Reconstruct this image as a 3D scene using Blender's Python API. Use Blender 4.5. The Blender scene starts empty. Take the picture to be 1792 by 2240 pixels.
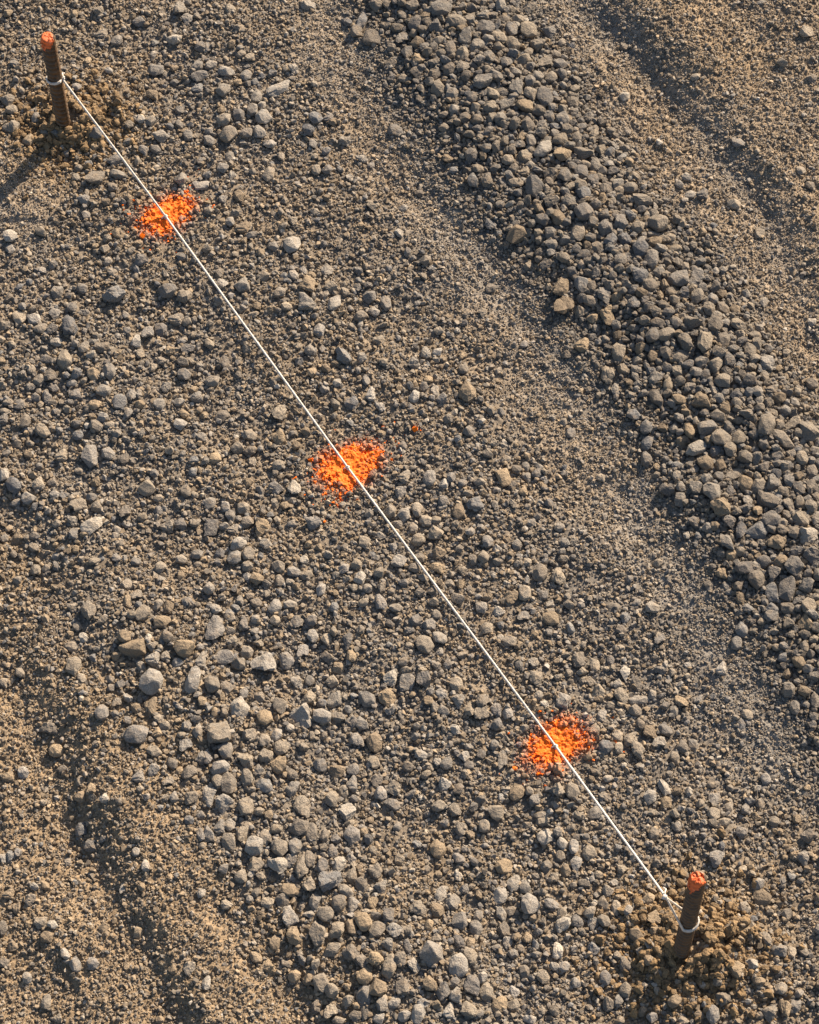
import bpy, math, random
import numpy as np
from mathutils import Vector, Matrix

# ------------------------------------------------------------------ camera, sky, sun, exposure
scene = bpy.context.scene
col = scene.collection
DEP = math.radians(61.0)          # the camera looks down at this angle
DIST = 4.2                        # metres from the lens to the middle of the ground in view
FPX, CU, CV = 6000.0, 896.0, 1120.0
cam_d = bpy.data.cameras.new("camera")
cam = bpy.data.objects.new("camera", cam_d)
col.objects.link(cam)
CAM = np.array([0.0, -DIST * math.cos(DEP), DIST * math.sin(DEP)])
cam.location = CAM
cam.rotation_euler = (math.pi / 2 - DEP, 0, 0)
cam_d.sensor_fit = 'VERTICAL'
cam_d.sensor_height = 36.0
cam_d.lens = 36.0 * FPX / 2240.0
cam_d.clip_start, cam_d.clip_end = 0.05, 2000.0
scene.camera = cam

SUN_EL, SUN_AZ = math.radians(29.0), math.radians(35.0)      # azimuth from +Y towards +X
world = bpy.data.worlds.new("World")
scene.world = world
world.use_nodes = True
wn = world.node_tree
sky = wn.nodes.new("ShaderNodeTexSky")
sky.sky_type = 'NISHITA'
sky.sun_disc = False
sky.sun_elevation, sky.sun_rotation = SUN_EL, SUN_AZ
sky.dust_density = 2.0
wn.links.new(sky.outputs[0], wn.nodes["Background"].inputs[0])
wn.nodes["Background"].inputs[1].default_value = 0.068
sun_d = bpy.data.lights.new("sun", 'SUN')
sun_d.energy = 5.0
sun_d.angle = math.radians(0.7)
sun_d.color = (1.0, 0.82, 0.63)
sun = bpy.data.objects.new("sun", sun_d)
col.objects.link(sun)
SUNV = Vector((math.sin(SUN_AZ) * math.cos(SUN_EL), math.cos(SUN_AZ) * math.cos(SUN_EL), math.sin(SUN_EL)))
sun.rotation_euler = SUNV.to_track_quat('Z', 'Y').to_euler()
sun.location = SUNV * 5
scene.view_settings.view_transform = 'Standard'
scene.view_settings.look = 'None'
scene.view_settings.gamma = 1.0
scene.view_settings.use_curve_mapping = False
scene.view_settings.exposure = 0.98

# ------------------------------------------------------------------ small helpers
rng = np.random.default_rng(7)
sD, cD = math.sin(DEP), math.cos(DEP)


def project(x, y, z=0.0):
    dx, dy, dz = x - CAM[0], y - CAM[1], z - CAM[2]
    depth = dy * cD - dz * sD
    upv = dy * sD + dz * cD
    return CU + FPX * dx / depth, CV - FPX * upv / depth


def unproject(u, v, z=0.0):
    a, b = (np.asarray(u, float) - CU) / FPX, (CV - np.asarray(v, float)) / FPX
    dy, dz = cD + b * sD, -sD + b * cD
    t = (z - CAM[2]) / dz
    return CAM[0] + a * t, CAM[1] + dy * t


def px_size(v):
    """metres per picture pixel on the ground at picture row v"""
    _, y = unproject(CU, v)
    return ((y - CAM[1]) * cD + CAM[2] * sD) / FPX


def _hash(ix, iy, seed):
    h = (ix * 374761393 + iy * 668265263 + seed * 974711 + 1442695) & 0xffffffff
    h = ((h ^ (h >> 13)) * 1274126177) & 0xffffffff
    h = (h ^ (h >> 16))
    return (h & 0xffffff) / float(0xffffff)


def vnoise(x, y, seed):
    ix, iy = np.floor(x).astype(np.int64), np.floor(y).astype(np.int64)
    fx, fy = x - ix, y - iy
    fx = fx * fx * fx * (fx * (fx * 6 - 15) + 10)
    fy = fy * fy * fy * (fy * (fy * 6 - 15) + 10)
    a, b = _hash(ix, iy, seed), _hash(ix + 1, iy, seed)
    c, d = _hash(ix, iy + 1, seed), _hash(ix + 1, iy + 1, seed)
    return ((a + (b - a) * fx) * (1 - fy) + (c + (d - c) * fx) * fy) * 2 - 1


def fbm(x, y, freq, octaves, seed, gain=0.5):
    s, a = 0.0, 1.0
    for o in range(octaves):
        # rotate each octave so that the lattice does not show
        ca, sa = math.cos(0.7 * o + seed), math.sin(0.7 * o + seed)
        s = s + a * vnoise((x * ca - y * sa) * freq, (x * sa + y * ca) * freq, seed * 17 + o)
        freq *= 2.03
        a *= gain
    return s


def smooth(e0, e1, x):
    t = np.clip((x - e0) / (e1 - e0), 0, 1)
    return t * t * (3 - 2 * t)


def poly_dist(px, py, pts):
    """distance to a polyline, signed: positive on its right-hand side going along it; and the place along it"""
    best = np.full(px.shape, 1e9)
    sign = np.zeros(px.shape)
    along = np.zeros(px.shape)
    n = len(pts) - 1
    for i in range(n):
        (ax, ay), (bx, by) = pts[i], pts[i + 1]
        dx, dy = bx - ax, by - ay
        L2 = dx * dx + dy * dy
        t = np.clip(((px - ax) * dx + (py - ay) * dy) / L2, 0, 1)
        qx, qy = ax + t * dx, ay + t * dy
        d = np.hypot(px - qx, py - qy)
        m = d < best
        best = np.where(m, d, best)
        cr = (px - ax) * dy - (py - ay) * dx
        sign = np.where(m, np.sign(cr), sign)
        along = np.where(m, (i + t) / n, along)
    return best * sign, along


def ground_pts(px_list):
    return [tuple(float(c) for c in unproject(u, v)) for u, v in px_list]


# ------------------------------------------------------------------ the lie of the land
K = 1.039
RIDGE = ground_pts([(-60 * 0 + 880, -160), (950 * K, 20), (985 * K, 130), (1060 * K, 240), (1130 * K, 340), (1190 * K, 430), (1270 * K, 540),
                    (1365 * K, 650), (1420 * K, 735), (1470 * K, 820), (1560 * K, 960), (1620 * K, 1080), (1690 * K, 1230), (1790 * K, 1400), (1900 * K, 1600)])
RUT = ground_pts([(1090, -260), (1200 * K, -60), (1245 * K, 20), (1320 * K, 105), (1390 * K, 185), (1455 * K, 265), (1520 * K, 355), (1590 * K, 450),
                  (1640 * K, 560), (1690 * K, 680), (1760 * K, 830), (1850 * K, 1000)])
RUT_LOW = ground_pts([(-60, 1380), (40, 1540), (120, 1710), (174, 1838), (206, 1920), (256, 1998), (320, 2089), (352, 2158), (392, 2240), (460, 2400)])
TRACK = ground_pts([(700, -60), (740, 80), (800, 200), (850, 330), (950, 440), (1030, 540), (1130, 640), (1190, 740), (1225, 860), (1290, 980),
                    (1370, 1090), (1430, 1200), (1500, 1320), (1600, 1480), (1700, 1640)])
GRAVEL_BAND = ground_pts([(240, 1330), (400, 1460), (500, 1600), (560, 1760), (680, 1900), (790, 2020), (920, 2120), (1000, 2300)])
STAKE_PX = [((140, 273), (104, 80)), ((1490, 2084), (1527, 1921))]
PIN_PX = [(363, 474), (761, 1023), (1216, 1633)]
S1 = unproject(*STAKE_PX[0][0]); S2 = unproject(*STAKE_PX[1][0])
PINS = [unproject(*p) for p in PIN_PX]
STRING_LINE = ground_pts([(134, 168)] + PIN_PX + [(1456, 1963)])


def bank(s, rise, width, fade):
    """a step up on the positive side of a rut that dies away again"""
    return rise * smooth(0.0, width, s) * (1 - smooth(width, fade, s))


def macro(x, y):
    x = np.asarray(x, float); y = np.asarray(y, float)
    near = 1 - smooth(2.0, 4.5, np.hypot(x, y))
    sr, ar = poly_dist(x, y, RIDGE)
    wob = 0.012 * fbm(x, y, 9, 3, 3)
    h = 0.025 * np.exp(-np.abs((sr + wob) / 0.115) ** 2.2)
    su, _ = poly_dist(x, y, RUT)
    su = su * -1 + 0.010 * fbm(x, y, 13, 4, 4)      # positive to the upper right
    fade = 1 - 0.5 * smooth(0.5, 0.9, np.asarray(_))
    h = h + fade * (bank(su, 0.019, 0.085, 0.75) - 0.004 * np.exp(-((su + 0.005) / 0.03) ** 2))
    sl, al = poly_dist(x, y, RUT_LOW)
    sl = sl * -1 + 0.009 * fbm(x, y, 13, 4, 5)
    h = h + bank(sl, 0.020, 0.060, 0.20) * smooth(0.05, 0.4, al) - 0.005 * np.exp(-((sl + 0.01) / 0.03) ** 2)
    st, _ = poly_dist(x, y, TRACK)
    h = h - 0.005 * np.exp(-(st / 0.06) ** 2)
    sb, _ = poly_dist(x, y, GRAVEL_BAND)
    h = h + 0.012 * np.exp(-(sb / 0.10) ** 2)
    sstr, _ = poly_dist(x, y, STRING_LINE)
    calm = 0.45 + 0.55 * smooth(0.01, 0.10, np.abs(sstr))
    # wheel-streaked undulation running with the ridge
    ca, sa = math.cos(math.radians(-56)), math.sin(math.radians(-56))
    a, c = x * ca + y * sa, -x * sa + y * ca
    h = h + calm * (0.0050 * fbm(a * 0.45, c, 7.0, 3, 8) + 0.0042 * (0.35 + smooth(0.12, 0.25, -sr) + smooth(0.05, 0.2, sb)) * fbm(a * 0.14, c, 17.0, 2, 12) + 0.0035 * fbm(x, y, 12, 3, 9))
    for (sx, sy), r, hh in ((S1, 0.055, 0.012), ((S1[0] + 0.075, S1[1] + 0.05), 0.06, 0.012), (S2, 0.075, 0.018), ((S2[0] + 0.07, S2[1] + 0.01), 0.06, 0.016)):
        d = np.hypot(x - sx, y - sy)
        h = h + hh * np.exp(-(d / r) ** 2) * (1 + 0.55 * fbm(x, y, 42, 3, 10))
    return h * near


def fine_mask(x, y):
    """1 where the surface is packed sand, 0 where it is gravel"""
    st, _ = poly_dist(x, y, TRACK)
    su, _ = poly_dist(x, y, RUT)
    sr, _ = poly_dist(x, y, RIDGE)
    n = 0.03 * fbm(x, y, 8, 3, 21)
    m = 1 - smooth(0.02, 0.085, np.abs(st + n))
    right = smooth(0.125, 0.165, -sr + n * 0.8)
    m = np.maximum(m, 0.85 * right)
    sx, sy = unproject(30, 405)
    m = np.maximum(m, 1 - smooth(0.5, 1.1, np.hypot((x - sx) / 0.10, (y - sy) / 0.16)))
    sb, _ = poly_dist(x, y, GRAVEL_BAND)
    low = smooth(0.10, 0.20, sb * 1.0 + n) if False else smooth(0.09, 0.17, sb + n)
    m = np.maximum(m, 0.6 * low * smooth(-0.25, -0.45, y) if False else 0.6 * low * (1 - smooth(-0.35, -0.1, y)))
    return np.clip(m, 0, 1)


def ridge_mask(x, y):
    """1 on the windrow of fresh, darker crushed stone"""
    sr, _ = poly_dist(x, y, RIDGE)
    return np.exp(-((sr - 0.01) / 0.15) ** 6)


def soil_mask(x, y):
    """1 where the soil is brown, 0 where it is grey"""
    sb, _ = poly_dist(x, y, GRAVEL_BAND)
    sr, _ = poly_dist(x, y, RIDGE)
    n = fbm(x, y, 5, 4, 31)
    m = 0.32 + 0.28 * n
    m = m + 0.85 * smooth(0.03, 0.17, sb + 0.03 * n) * (1 - smooth(-0.35, 0.1, y))
    m = m + 0.42 * smooth(0.11, 0.20, -sr) - 0.55 * np.exp(-((sr - 0.03) / 0.16) ** 4)
    su, _ = poly_dist(x, y, RUT)
    m = m - 0.5 * np.exp(-((su + 0.01) / 0.04) ** 2)
    for (sx, sy), r in ((S1, 0.11), (S2, 0.13)):
        m = m + 0.9 * np.exp(-(np.hypot(x - sx, y - sy) / r) ** 2)
    m = m + 0.20 * (1 - smooth(-0.6, 0.2, x))
    return np.clip(m, 0, 1)


# sampled height field with the small relief of the soil
GX0, GX1, GY0, GY1, GS = -0.88, 0.88, -1.02, 1.36, 0.0022
gx = np.arange(GX0, GX1 + GS / 2, GS)
gy = np.arange(GY0, GY1 + GS / 2, GS)
GXX, GYY = np.meshgrid(gx, gy)


def detail(x, y):
    f = fine_mask(x, y)
    s = soil_mask(x, y)
    near = 1 - smooth(1.4, 2.4, np.hypot(x, y))
    lump = np.maximum(fbm(x, y, 70, 3, 41, 0.6), -0.2)
    crumb = np.abs(fbm(x, y, 150, 3, 42, 0.65))
    ca, sa = math.cos(math.radians(-50)), math.sin(math.radians(-50))
    a, c = x * ca + y * sa, -x * sa + y * ca
    streak = fbm(a * 0.5, c, 110, 3, 43, 0.6)
    return near * (0.0021 * (1 - 0.45 * f) * lump + 0.0030 * crumb * (0.55 + 0.45 * s) + 0.0016 * f * streak)


HF = macro(GXX, GYY) + detail(GXX, GYY)


def height(x, y):
    x = np.asarray(x, float); y = np.asarray(y, float)
    fx = np.clip((x - GX0) / GS, 0, len(gx) - 1.001)
    fy = np.clip((y - GY0) / GS, 0, len(gy) - 1.001)
    ix, iy = fx.astype(int), fy.astype(int)
    tx, ty = fx - ix, fy - iy
    return ((HF[iy, ix] * (1 - tx) + HF[iy, ix + 1] * tx) * (1 - ty)
            + (HF[iy + 1, ix] * (1 - tx) + HF[iy + 1, ix + 1] * tx) * ty)


def hit(u, v, lift=0.0):
    """where the sight line of a picture point meets the ground (raised by lift)"""
    z = lift
    for _ in range(10):
        x, y = unproject(u, v, z)
        z = 0.5 * z + 0.5 * (height(x, y) + lift)
    return x, y, z


# ------------------------------------------------------------------ materials
def new_mat(name):
    m = bpy.data.materials.new(name)
    m.use_nodes = True
    nt = m.node_tree
    b = nt.nodes["Principled BSDF"]
    return m, nt, b


def node(nt, kind, **kw):
    n = nt.nodes.new(kind)
    for k, v in kw.items():
        setattr(n, k, v)
    return n


def noise_tex(nt, scale, detail=4.0, rough=0.6, vec=None):
    n = node(nt, "ShaderNodeTexNoise")
    n.inputs["Scale"].default_value = scale
    n.inputs["Detail"].default_value = detail
    n.inputs["Roughness"].default_value = rough
    if vec is not None:
        nt.links.new(vec, n.inputs["Vector"])
    return n


def ramp(nt, fac, stops):
    r = node(nt, "ShaderNodeValToRGB")
    els = r.color_ramp.elements
    els[0].position, els[0].color = stops[0][0], (*stops[0][1], 1)
    els[1].position, els[1].color = stops[-1][0], (*stops[-1][1], 1)
    for p, c in stops[1:-1]:
        e = els.new(p)
        e.color = (*c, 1)
    nt.links.new(fac, r.inputs[0])
    return r


def mix(nt, a, b, fac, mode='MIX'):
    m = node(nt, "ShaderNodeMix", data_type='RGBA', blend_type=mode)
    for sock, val in ((m.inputs[0], fac), (m.inputs[6], a), (m.inputs[7], b)):
        if hasattr(val, "is_linked") or hasattr(val, "links"):
            nt.links.new(val, sock)
        elif isinstance(val, tuple):
            sock.default_value = (*val, 1)
        else:
            sock.default_value = val
    return m.outputs[2]


def overspray_group():
    """a node group: how much marking paint lies on a surface point, fading out round each of the three marks"""
    g = bpy.data.node_groups.new("overspray", 'ShaderNodeTree')
    g.interface.new_socket("Color", in_out='INPUT', socket_type='NodeSocketColor')
    g.interface.new_socket("Color", in_out='OUTPUT', socket_type='NodeSocketColor')
    gi, go = g.nodes.new("NodeGroupInput"), g.nodes.new("NodeGroupOutput")
    geo = node(g, "ShaderNodeNewGeometry")
    L = g.links.new

    def m(op, a, b=None):
        q = node(g, "ShaderNodeMath", operation=op)
        for k, val in enumerate((a, b)):
            if val is None: continue
            if isinstance(val, (int, float)): q.inputs[k].default_value = val
            else: L(val, q.inputs[k])
        return q.outputs[0]

    total = None
    for i, (cx, cy) in enumerate(PINS):
        th = math.radians([38, 40, 36][i])
        sub = node(g, "ShaderNodeVectorMath", operation='SUBTRACT')
        L(geo.outputs["Position"], sub.inputs[0])
        sub.inputs[1].default_value = (cx, cy, 0)
        rot = node(g, "ShaderNodeVectorRotate", rotation_type='Z_AXIS')
        L(sub.outputs[0], rot.inputs["Vector"])
        rot.inputs["Angle"].default_value = -th
        sc = node(g, "ShaderNodeVectorMath", operation='MULTIPLY')
        L(rot.outputs[0], sc.inputs[0])
        k = 1.0 / [0.058, 0.064, 0.060][i]
        sc.inputs[1].default_value = (k * 0.86, k * 1.22, 0)
        ln = node(g, "ShaderNodeVectorMath", operation='LENGTH')
        L(sc.outputs[0], ln.inputs[0])
        f = m('SUBTRACT', 1.0, ln.outputs["Value"])
        total = f if total is None else m('MAXIMUM', total, f)
    big = noise_tex(g, 32, 3, 0.6, geo.outputs["Position"])
    fine = noise_tex(g, 620, 3, 0.8, geo.outputs["Position"])
    v = m('ADD', total, m('MULTIPLY', m('SUBTRACT', big.outputs[0], 0.5), 1.1))
    v = m('ADD', v, m('MULTIPLY', m('SUBTRACT', fine.outputs[0], 0.5), 1.9))
    mr = node(g, "ShaderNodeMapRange", interpolation_type='SMOOTHSTEP')
    mr.inputs["From Min"].default_value = 0.05
    mr.inputs["From Max"].default_value = 0.95
    L(v, mr.inputs["Value"])
    # the can sprays from above: upward faces take it
    sep = node(g, "ShaderNodeSeparateXYZ")
    L(geo.outputs["Normal"], sep.inputs[0])
    up = node(g, "ShaderNodeMapRange")
    up.inputs["From Min"].default_value = -0.1
    up.inputs["From Max"].default_value = 0.35
    L(sep.outputs["Z"], up.inputs["Value"])
    w = m('MULTIPLY', mr.outputs[0], up.outputs[0])
    L(mix(g, gi.outputs[0], tuple(ORANGE), w), go.inputs[0])
    return g


ORANGE = np.array([0.95, 0.190, 0.004])
OVERSPRAY = overspray_group()


def sprayed(nt, c):
    q = node(nt, "ShaderNodeGroup")
    q.node_tree = OVERSPRAY
    nt.links.new(c, q.inputs[0])
    return q.outputs[0]


def stone_material(name, base=None, attr=None, grain=620.0, bump=1.0, dust=0.5):
    m, nt, b = new_mat(name)
    geo = node(nt, "ShaderNodeNewGeometry")
    oi = node(nt, "ShaderNodeObjectInfo")
    if attr:
        at = node(nt, "ShaderNodeAttribute", attribute_type='INSTANCER', attribute_name=attr)
        c = at.outputs["Color"]
    else:
        rgb = node(nt, "ShaderNodeRGB")
        rgb.outputs[0].default_value = (*base, 1)
        c = rgb.outputs[0]
    var = ramp(nt, oi.outputs["Random"], [(0, (0.74, 0.74, 0.76)), (0.5, (1, 1, 1)), (1, (1.22, 1.19, 1.13))])
    c = mix(nt, c, var.outputs[0], 1.0, 'MULTIPLY')
    n1 = noise_tex(nt, grain, 5, 0.7, geo.outputs["Position"])
    sp = ramp(nt, n1.outputs[0], [(0.34, (0.48, 0.48, 0.49)), (0.5, (1, 1, 1)), (0.66, (1.5, 1.46, 1.38))])
    c = mix(nt, c, sp.outputs[0], 0.9, 'MULTIPLY')
    n2 = noise_tex(nt, 110, 4, 0.6, geo.outputs["Position"])
    du = ramp(nt, n2.outputs[0], [(0.48, (0, 0, 0)), (0.68, (1, 1, 1))])
    dm = node(nt, "ShaderNodeMath", operation='MULTIPLY')
    nt.links.new(du.outputs[0], dm.inputs[0])
    dm.inputs[1].default_value = dust
    c = mix(nt, c, (0.27, 0.205, 0.135), dm.outputs[0])
    nt.links.new(sprayed(nt, c), b.inputs["Base Color"])
    b.inputs["Roughness"].default_value = 0.82
    b.inputs["Specular IOR Level"].default_value = 0.3
    bp = node(nt, "ShaderNodeBump")
    bp.inputs["Strength"].default_value = bump
    bp.inputs["Distance"].default_value = 0.0022
    nb = noise_tex(nt, grain * 0.5, 6, 0.7, geo.outputs["Position"])
    nt.links.new(nb.outputs[0], bp.inputs["Height"])
    # coarser chips and pits under the fine grain
    bp2 = node(nt, "ShaderNodeBump")
    bp2.inputs["Strength"].default_value = min(1.0, bump)
    bp2.inputs["Distance"].default_value = 0.0032
    nc = noise_tex(nt, 125, 3, 0.6, geo.outputs["Position"])
    nt.links.new(nc.outputs[0], bp2.inputs["Height"])
    nt.links.new(bp2.outputs[0], bp.inputs["Normal"])
    nt.links.new(bp.outputs[0], b.inputs["Normal"])
    return m


TONES = {'g': (0.216, 0.202, 0.182), 't': (0.240, 0.212, 0.174), 'T': (0.262, 0.210, 0.148), 'b': (0.190, 0.190, 0.188), 'p': (0.310, 0.290, 0.258)}
STONE_M = {k: stone_material({'g': "grey_stone", 't': "tan_stone", 'T': "ochre_stone", 'b': "blue_grey_stone", 'p': "pale_stone"}[k], base=tuple(1.0 * q for q in c), dust=0.4) for k, c in TONES.items()}
RIDGE_M = {k: stone_material("fresh_" + STONE_M[k].name, base=tuple(0.86 * q for q in c), dust=0.3) for k, c in TONES.items()}
GRAVEL_M = stone_material("gravel_stone", attr="tone")
GRIT_M = stone_material("grit_grain", attr="tone", grain=1200.0, bump=0.2)

GROUND_M, nt, b = new_mat("packed_soil")
at = node(nt, "ShaderNodeAttribute", attribute_type='GEOMETRY', attribute_name="tone")
geo = node(nt, "ShaderNodeNewGeometry")
n1 = noise_tex(nt, 380, 6, 0.75, geo.outputs["Position"])
sp = ramp(nt, n1.outputs[0], [(0.3, (0.55, 0.55, 0.56)), (0.5, (1, 1, 1)), (0.7, (1.4, 1.36, 1.28))])
c = mix(nt, at.outputs["Color"], sp.outputs[0], 0.85, 'MULTIPLY')
nt.links.new(sprayed(nt, c), b.inputs["Base Color"])
b.inputs["Roughness"].default_value = 0.95
b.inputs["Specular IOR Level"].default_value = 0.15
bp = node(nt, "ShaderNodeBump")
bp.inputs["Strength"].default_value = 0.9
bp.inputs["Distance"].default_value = 0.0016
nb = noise_tex(nt, 420, 6, 0.75, geo.outputs["Position"])
nt.links.new(nb.outputs[0], bp.inputs["Height"])
nt.links.new(bp.outputs[0], b.inputs["Normal"])

PAINT_M, nt, b = new_mat("orange_marking_paint")
geo = node(nt, "ShaderNodeNewGeometry")
n1 = noise_tex(nt, 260, 5, 0.65, geo.outputs["Position"])
r1 = ramp(nt, n1.outputs[0], [(0.3, (0.93, 0.150, 0.003)), (0.55, (0.95, 0.195, 0.004)), (0.75, (0.96, 0.25, 0.008))])
nt.links.new(r1.outputs[0], b.inputs["Base Color"])
b.inputs["Roughness"].default_value = 0.75
bp = node(nt, "ShaderNodeBump")
bp.inputs["Strength"].default_value = 0.5
bp.inputs["Distance"].default_value = 0.001
nb = noise_tex(nt, 700, 4, 0.7, geo.outputs["Position"])
nt.links.new(nb.outputs[0], bp.inputs["Height"])
nt.links.new(bp.outputs[0], b.inputs["Normal"])

RUST_M, nt, b = new_mat("rusty_steel")
geo = node(nt, "ShaderNodeNewGeometry")
n1 = noise_tex(nt, 90, 6, 0.7, geo.outputs["Position"])
r1 = ramp(nt, n1.outputs[0], [(0.30, (0.030, 0.024, 0.020)), (0.46, (0.058, 0.038, 0.024)), (0.58, (0.115, 0.062, 0.027)), (0.76, (0.200, 0.115, 0.050))])
n2 = noise_tex(nt, 500, 5, 0.7, geo.outputs["Position"])
sp = ramp(nt, n2.outputs[0], [(0.3, (0.6, 0.6, 0.6)), (0.7, (1.35, 1.3, 1.25))])
c = mix(nt, r1.outputs[0], sp.outputs[0], 0.6, 'MULTIPLY')
rib_hl = node(nt, "ShaderNodeAttribute", attribute_type='GEOMETRY', attribute_name="rib_highlight")
c = mix(nt, c, (0.13, 0.092, 0.060), rib_hl.outputs["Fac"])  # rib tops painted lighter, a highlight the shaded front does not get
nt.links.new(c, b.inputs["Base Color"])
b.inputs["Metallic"].default_value = 0.15
b.inputs["Roughness"].default_value = 0.48
bp = node(nt, "ShaderNodeBump")
bp.inputs["Strength"].default_value = 0.4
bp.inputs["Distance"].default_value = 0.0006
nt.links.new(n2.outputs[0], bp.inputs["Height"])
nt.links.new(bp.outputs[0], b.inputs["Normal"])

TIP_M, nt, b = new_mat("weathered_orange_paint")
geo = node(nt, "ShaderNodeNewGeometry")
n1 = noise_tex(nt, 170, 6, 0.7, geo.outputs["Position"])
r1 = ramp(nt, n1.outputs[0], [(0.30, (0.30, 0.07, 0.03)), (0.42, (0.62, 0.12, 0.02)), (0.6, (0.78, 0.18, 0.06)), (0.75, (0.70, 0.33, 0.22))])
nt.links.new(r1.outputs[0], b.inputs["Base Color"])
b.inputs["Roughness"].default_value = 0.6
bp = node(nt, "ShaderNodeBump")
bp.inputs["Strength"].default_value = 0.5
bp.inputs["Distance"].default_value = 0.001
nt.links.new(n1.outputs[0], bp.inputs["Height"])
nt.links.new(bp.outputs[0], b.inputs["Normal"])

CORD_M, nt, b = new_mat("white_cord")
geo = node(nt, "ShaderNodeNewGeometry")
n1 = noise_tex(nt, 300, 4, 0.6, geo.outputs["Position"])
r1 = ramp(nt, n1.outputs[0], [(0.3, (0.46, 0.42, 0.36)), (0.6, (0.70, 0.67, 0.62))])
nt.links.new(r1.outputs[0], b.inputs["Base Color"])
b.inputs["Roughness"].default_value = 0.8


# ------------------------------------------------------------------ mesh helpers
def link_mesh(name, verts, faces, mat, parent=None, smooth_shade=True, loop_total=None):
    me = bpy.data.meshes.new(name)
    verts = np.asarray(verts, np.float32)
    faces = np.asarray(faces, np.int32)
    k = faces.shape[1]
    me.vertices.add(len(verts)); me.vertices.foreach_set("co", verts.ravel())
    me.loops.add(faces.size); me.loops.foreach_set("vertex_index", faces.ravel())
    me.polygons.add(len(faces))
    me.polygons.foreach_set("loop_start", np.arange(0, faces.size, k, dtype=np.int32))
    me.polygons.foreach_set("use_smooth", np.full(len(faces), smooth_shade))
    me.update(calc_edges=True)
    me.materials.append(mat)
    o = bpy.data.objects.new(name, me)
    if parent is not False:
        col.objects.link(o)
    if parent:
        o.parent = parent
    return o


def tag(o, label=None, cat=None, group=None, kind=None):
    if label: o["label"] = label
    if cat: o["category"] = cat
    if group: o["group"] = group
    if kind: o["kind"] = kind
    return o


def ico(subdiv):
    import bmesh
    bm = bmesh.new()
    bmesh.ops.create_icosphere(bm, subdivisions=subdiv, radius=1.0)
    bm.verts.ensure_lookup_table()
    v = np.array([x.co[:] for x in bm.verts])
    f = np.array([[q.index for q in p.verts] for p in bm.faces])
    bm.free()
    return v, f


ICO = {k: ico(k) for k in (2, 3, 4)}


def rand_rot(r):
    q = r.normal(size=4); q /= np.linalg.norm(q)
    w, x, y, z = q
    return np.array([[1 - 2 * (y * y + z * z), 2 * (x * y - z * w), 2 * (x * z + y * w)],
                     [2 * (x * y + z * w), 1 - 2 * (x * x + z * z), 2 * (y * z - x * w)],
                     [2 * (x * z - y * w), 2 * (y * z + x * w), 1 - 2 * (x * x + y * y)]])


def rock_shape(r, subdiv, angular=0.5):
    """a broken stone: a ball with flats knocked off it, bounds normalised to -1..1"""
    v, f = ICO[subdiv]
    n = r.integers(9, 15)
    d = r.normal(size=(n, 3)); d /= np.linalg.norm(d, axis=1)[:, None]
    d[:6] = d[:6] * 0.55 + np.array([[1, 0, 0], [-1, 0, 0], [0, 1, 0], [0, -1, 0], [0, 0, 1], [0, 0, -1]])
    d /= np.linalg.norm(d, axis=1)[:, None]
    off = r.uniform(0.68, 1.0, n)
    e = 7 + 13 * angular
    k = np.maximum(v @ d.T, 0) / off
    rad = (k ** e).sum(1) ** (-1 / e)
    o = r.uniform(-50, 50, 3)
    q = v + o
    rad = rad * (1 + 0.10 * vnoise(q[:, 0] * 1.6 + q[:, 2] * 1.1, q[:, 1] * 1.6 - q[:, 2] * 0.9, 3))
    if subdiv >= 3:
        rad = rad * (1 + 0.085 * vnoise(q[:, 0] * 4.3 + q[:, 2] * 3.1, q[:, 1] * 4.3 - q[:, 2] * 2.9, 4) + 0.045 * vnoise(q[:, 0] * 9 + q[:, 2] * 7, q[:, 1] * 9 - q[:, 2] * 6, 5))
    p = v * rad[:, None]
    p = p @ rand_rot(r).T
    p = p - (p.max(0) + p.min(0)) / 2
    p = p / ((p.max(0) - p.min(0)) / 2)
    return p, f


def crushed_shape(r, npts, bevel=0.0):
    """crushed stone: the hull of a few points, edges a little worn; bounds normalised to -1..1"""
    import bmesh
    p = r.normal(size=(npts, 3)); p /= np.linalg.norm(p, axis=1)[:, None]
    # spread the corners out so that the faces differ but no corner spikes
    for _ in range(6):
        d = p[:, None] - p[None]
        q = (d ** 2).sum(-1) + 0.05
        p = p + 0.05 * (d / q[..., None] ** 1.5).sum(1) / npts * 4
        p /= np.linalg.norm(p, axis=1)[:, None]
    p = p * r.uniform(0.82, 1.08, (npts, 1))
    p = p * np.array([1, r.uniform(0.75, 1), r.uniform(0.7, 1)])
    p = p @ rand_rot(r).T
    bm = bmesh.new()
    vs = [bm.verts.new(c) for c in p]
    res = bmesh.ops.convex_hull(bm, input=vs)
    bmesh.ops.delete(bm, geom=[e for e in set(res["geom_interior"]) | set(res["geom_unused"]) if isinstance(e, bmesh.types.BMVert)], context='VERTS')
    bmesh.ops.dissolve_limit(bm, angle_limit=0.22, verts=bm.verts[:], edges=bm.edges[:])
    if bevel:
        bmesh.ops.bevel(bm, geom=bm.edges[:], offset=bevel, segments=2, profile=0.6, affect='EDGES', clamp_overlap=True)
    bmesh.ops.triangulate(bm, faces=bm.faces[:])
    bm.verts.index_update()
    v = np.array([x.co[:] for x in bm.verts]); f = np.array([[q.index for q in t.verts] for t in bm.faces])
    bm.free()
    if bevel:
        o = r.uniform(-50, 50, 3); q = v + o
        v = v * (1 + 0.05 * vnoise(q[:, 0] * 2.3 + q[:, 2] * 1.9, q[:, 1] * 2.3 - q[:, 2] * 1.7, 4))[:, None]
    v = v - (v.max(0) + v.min(0)) / 2
    return v / ((v.max(0) - v.min(0)) / 2), f


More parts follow.
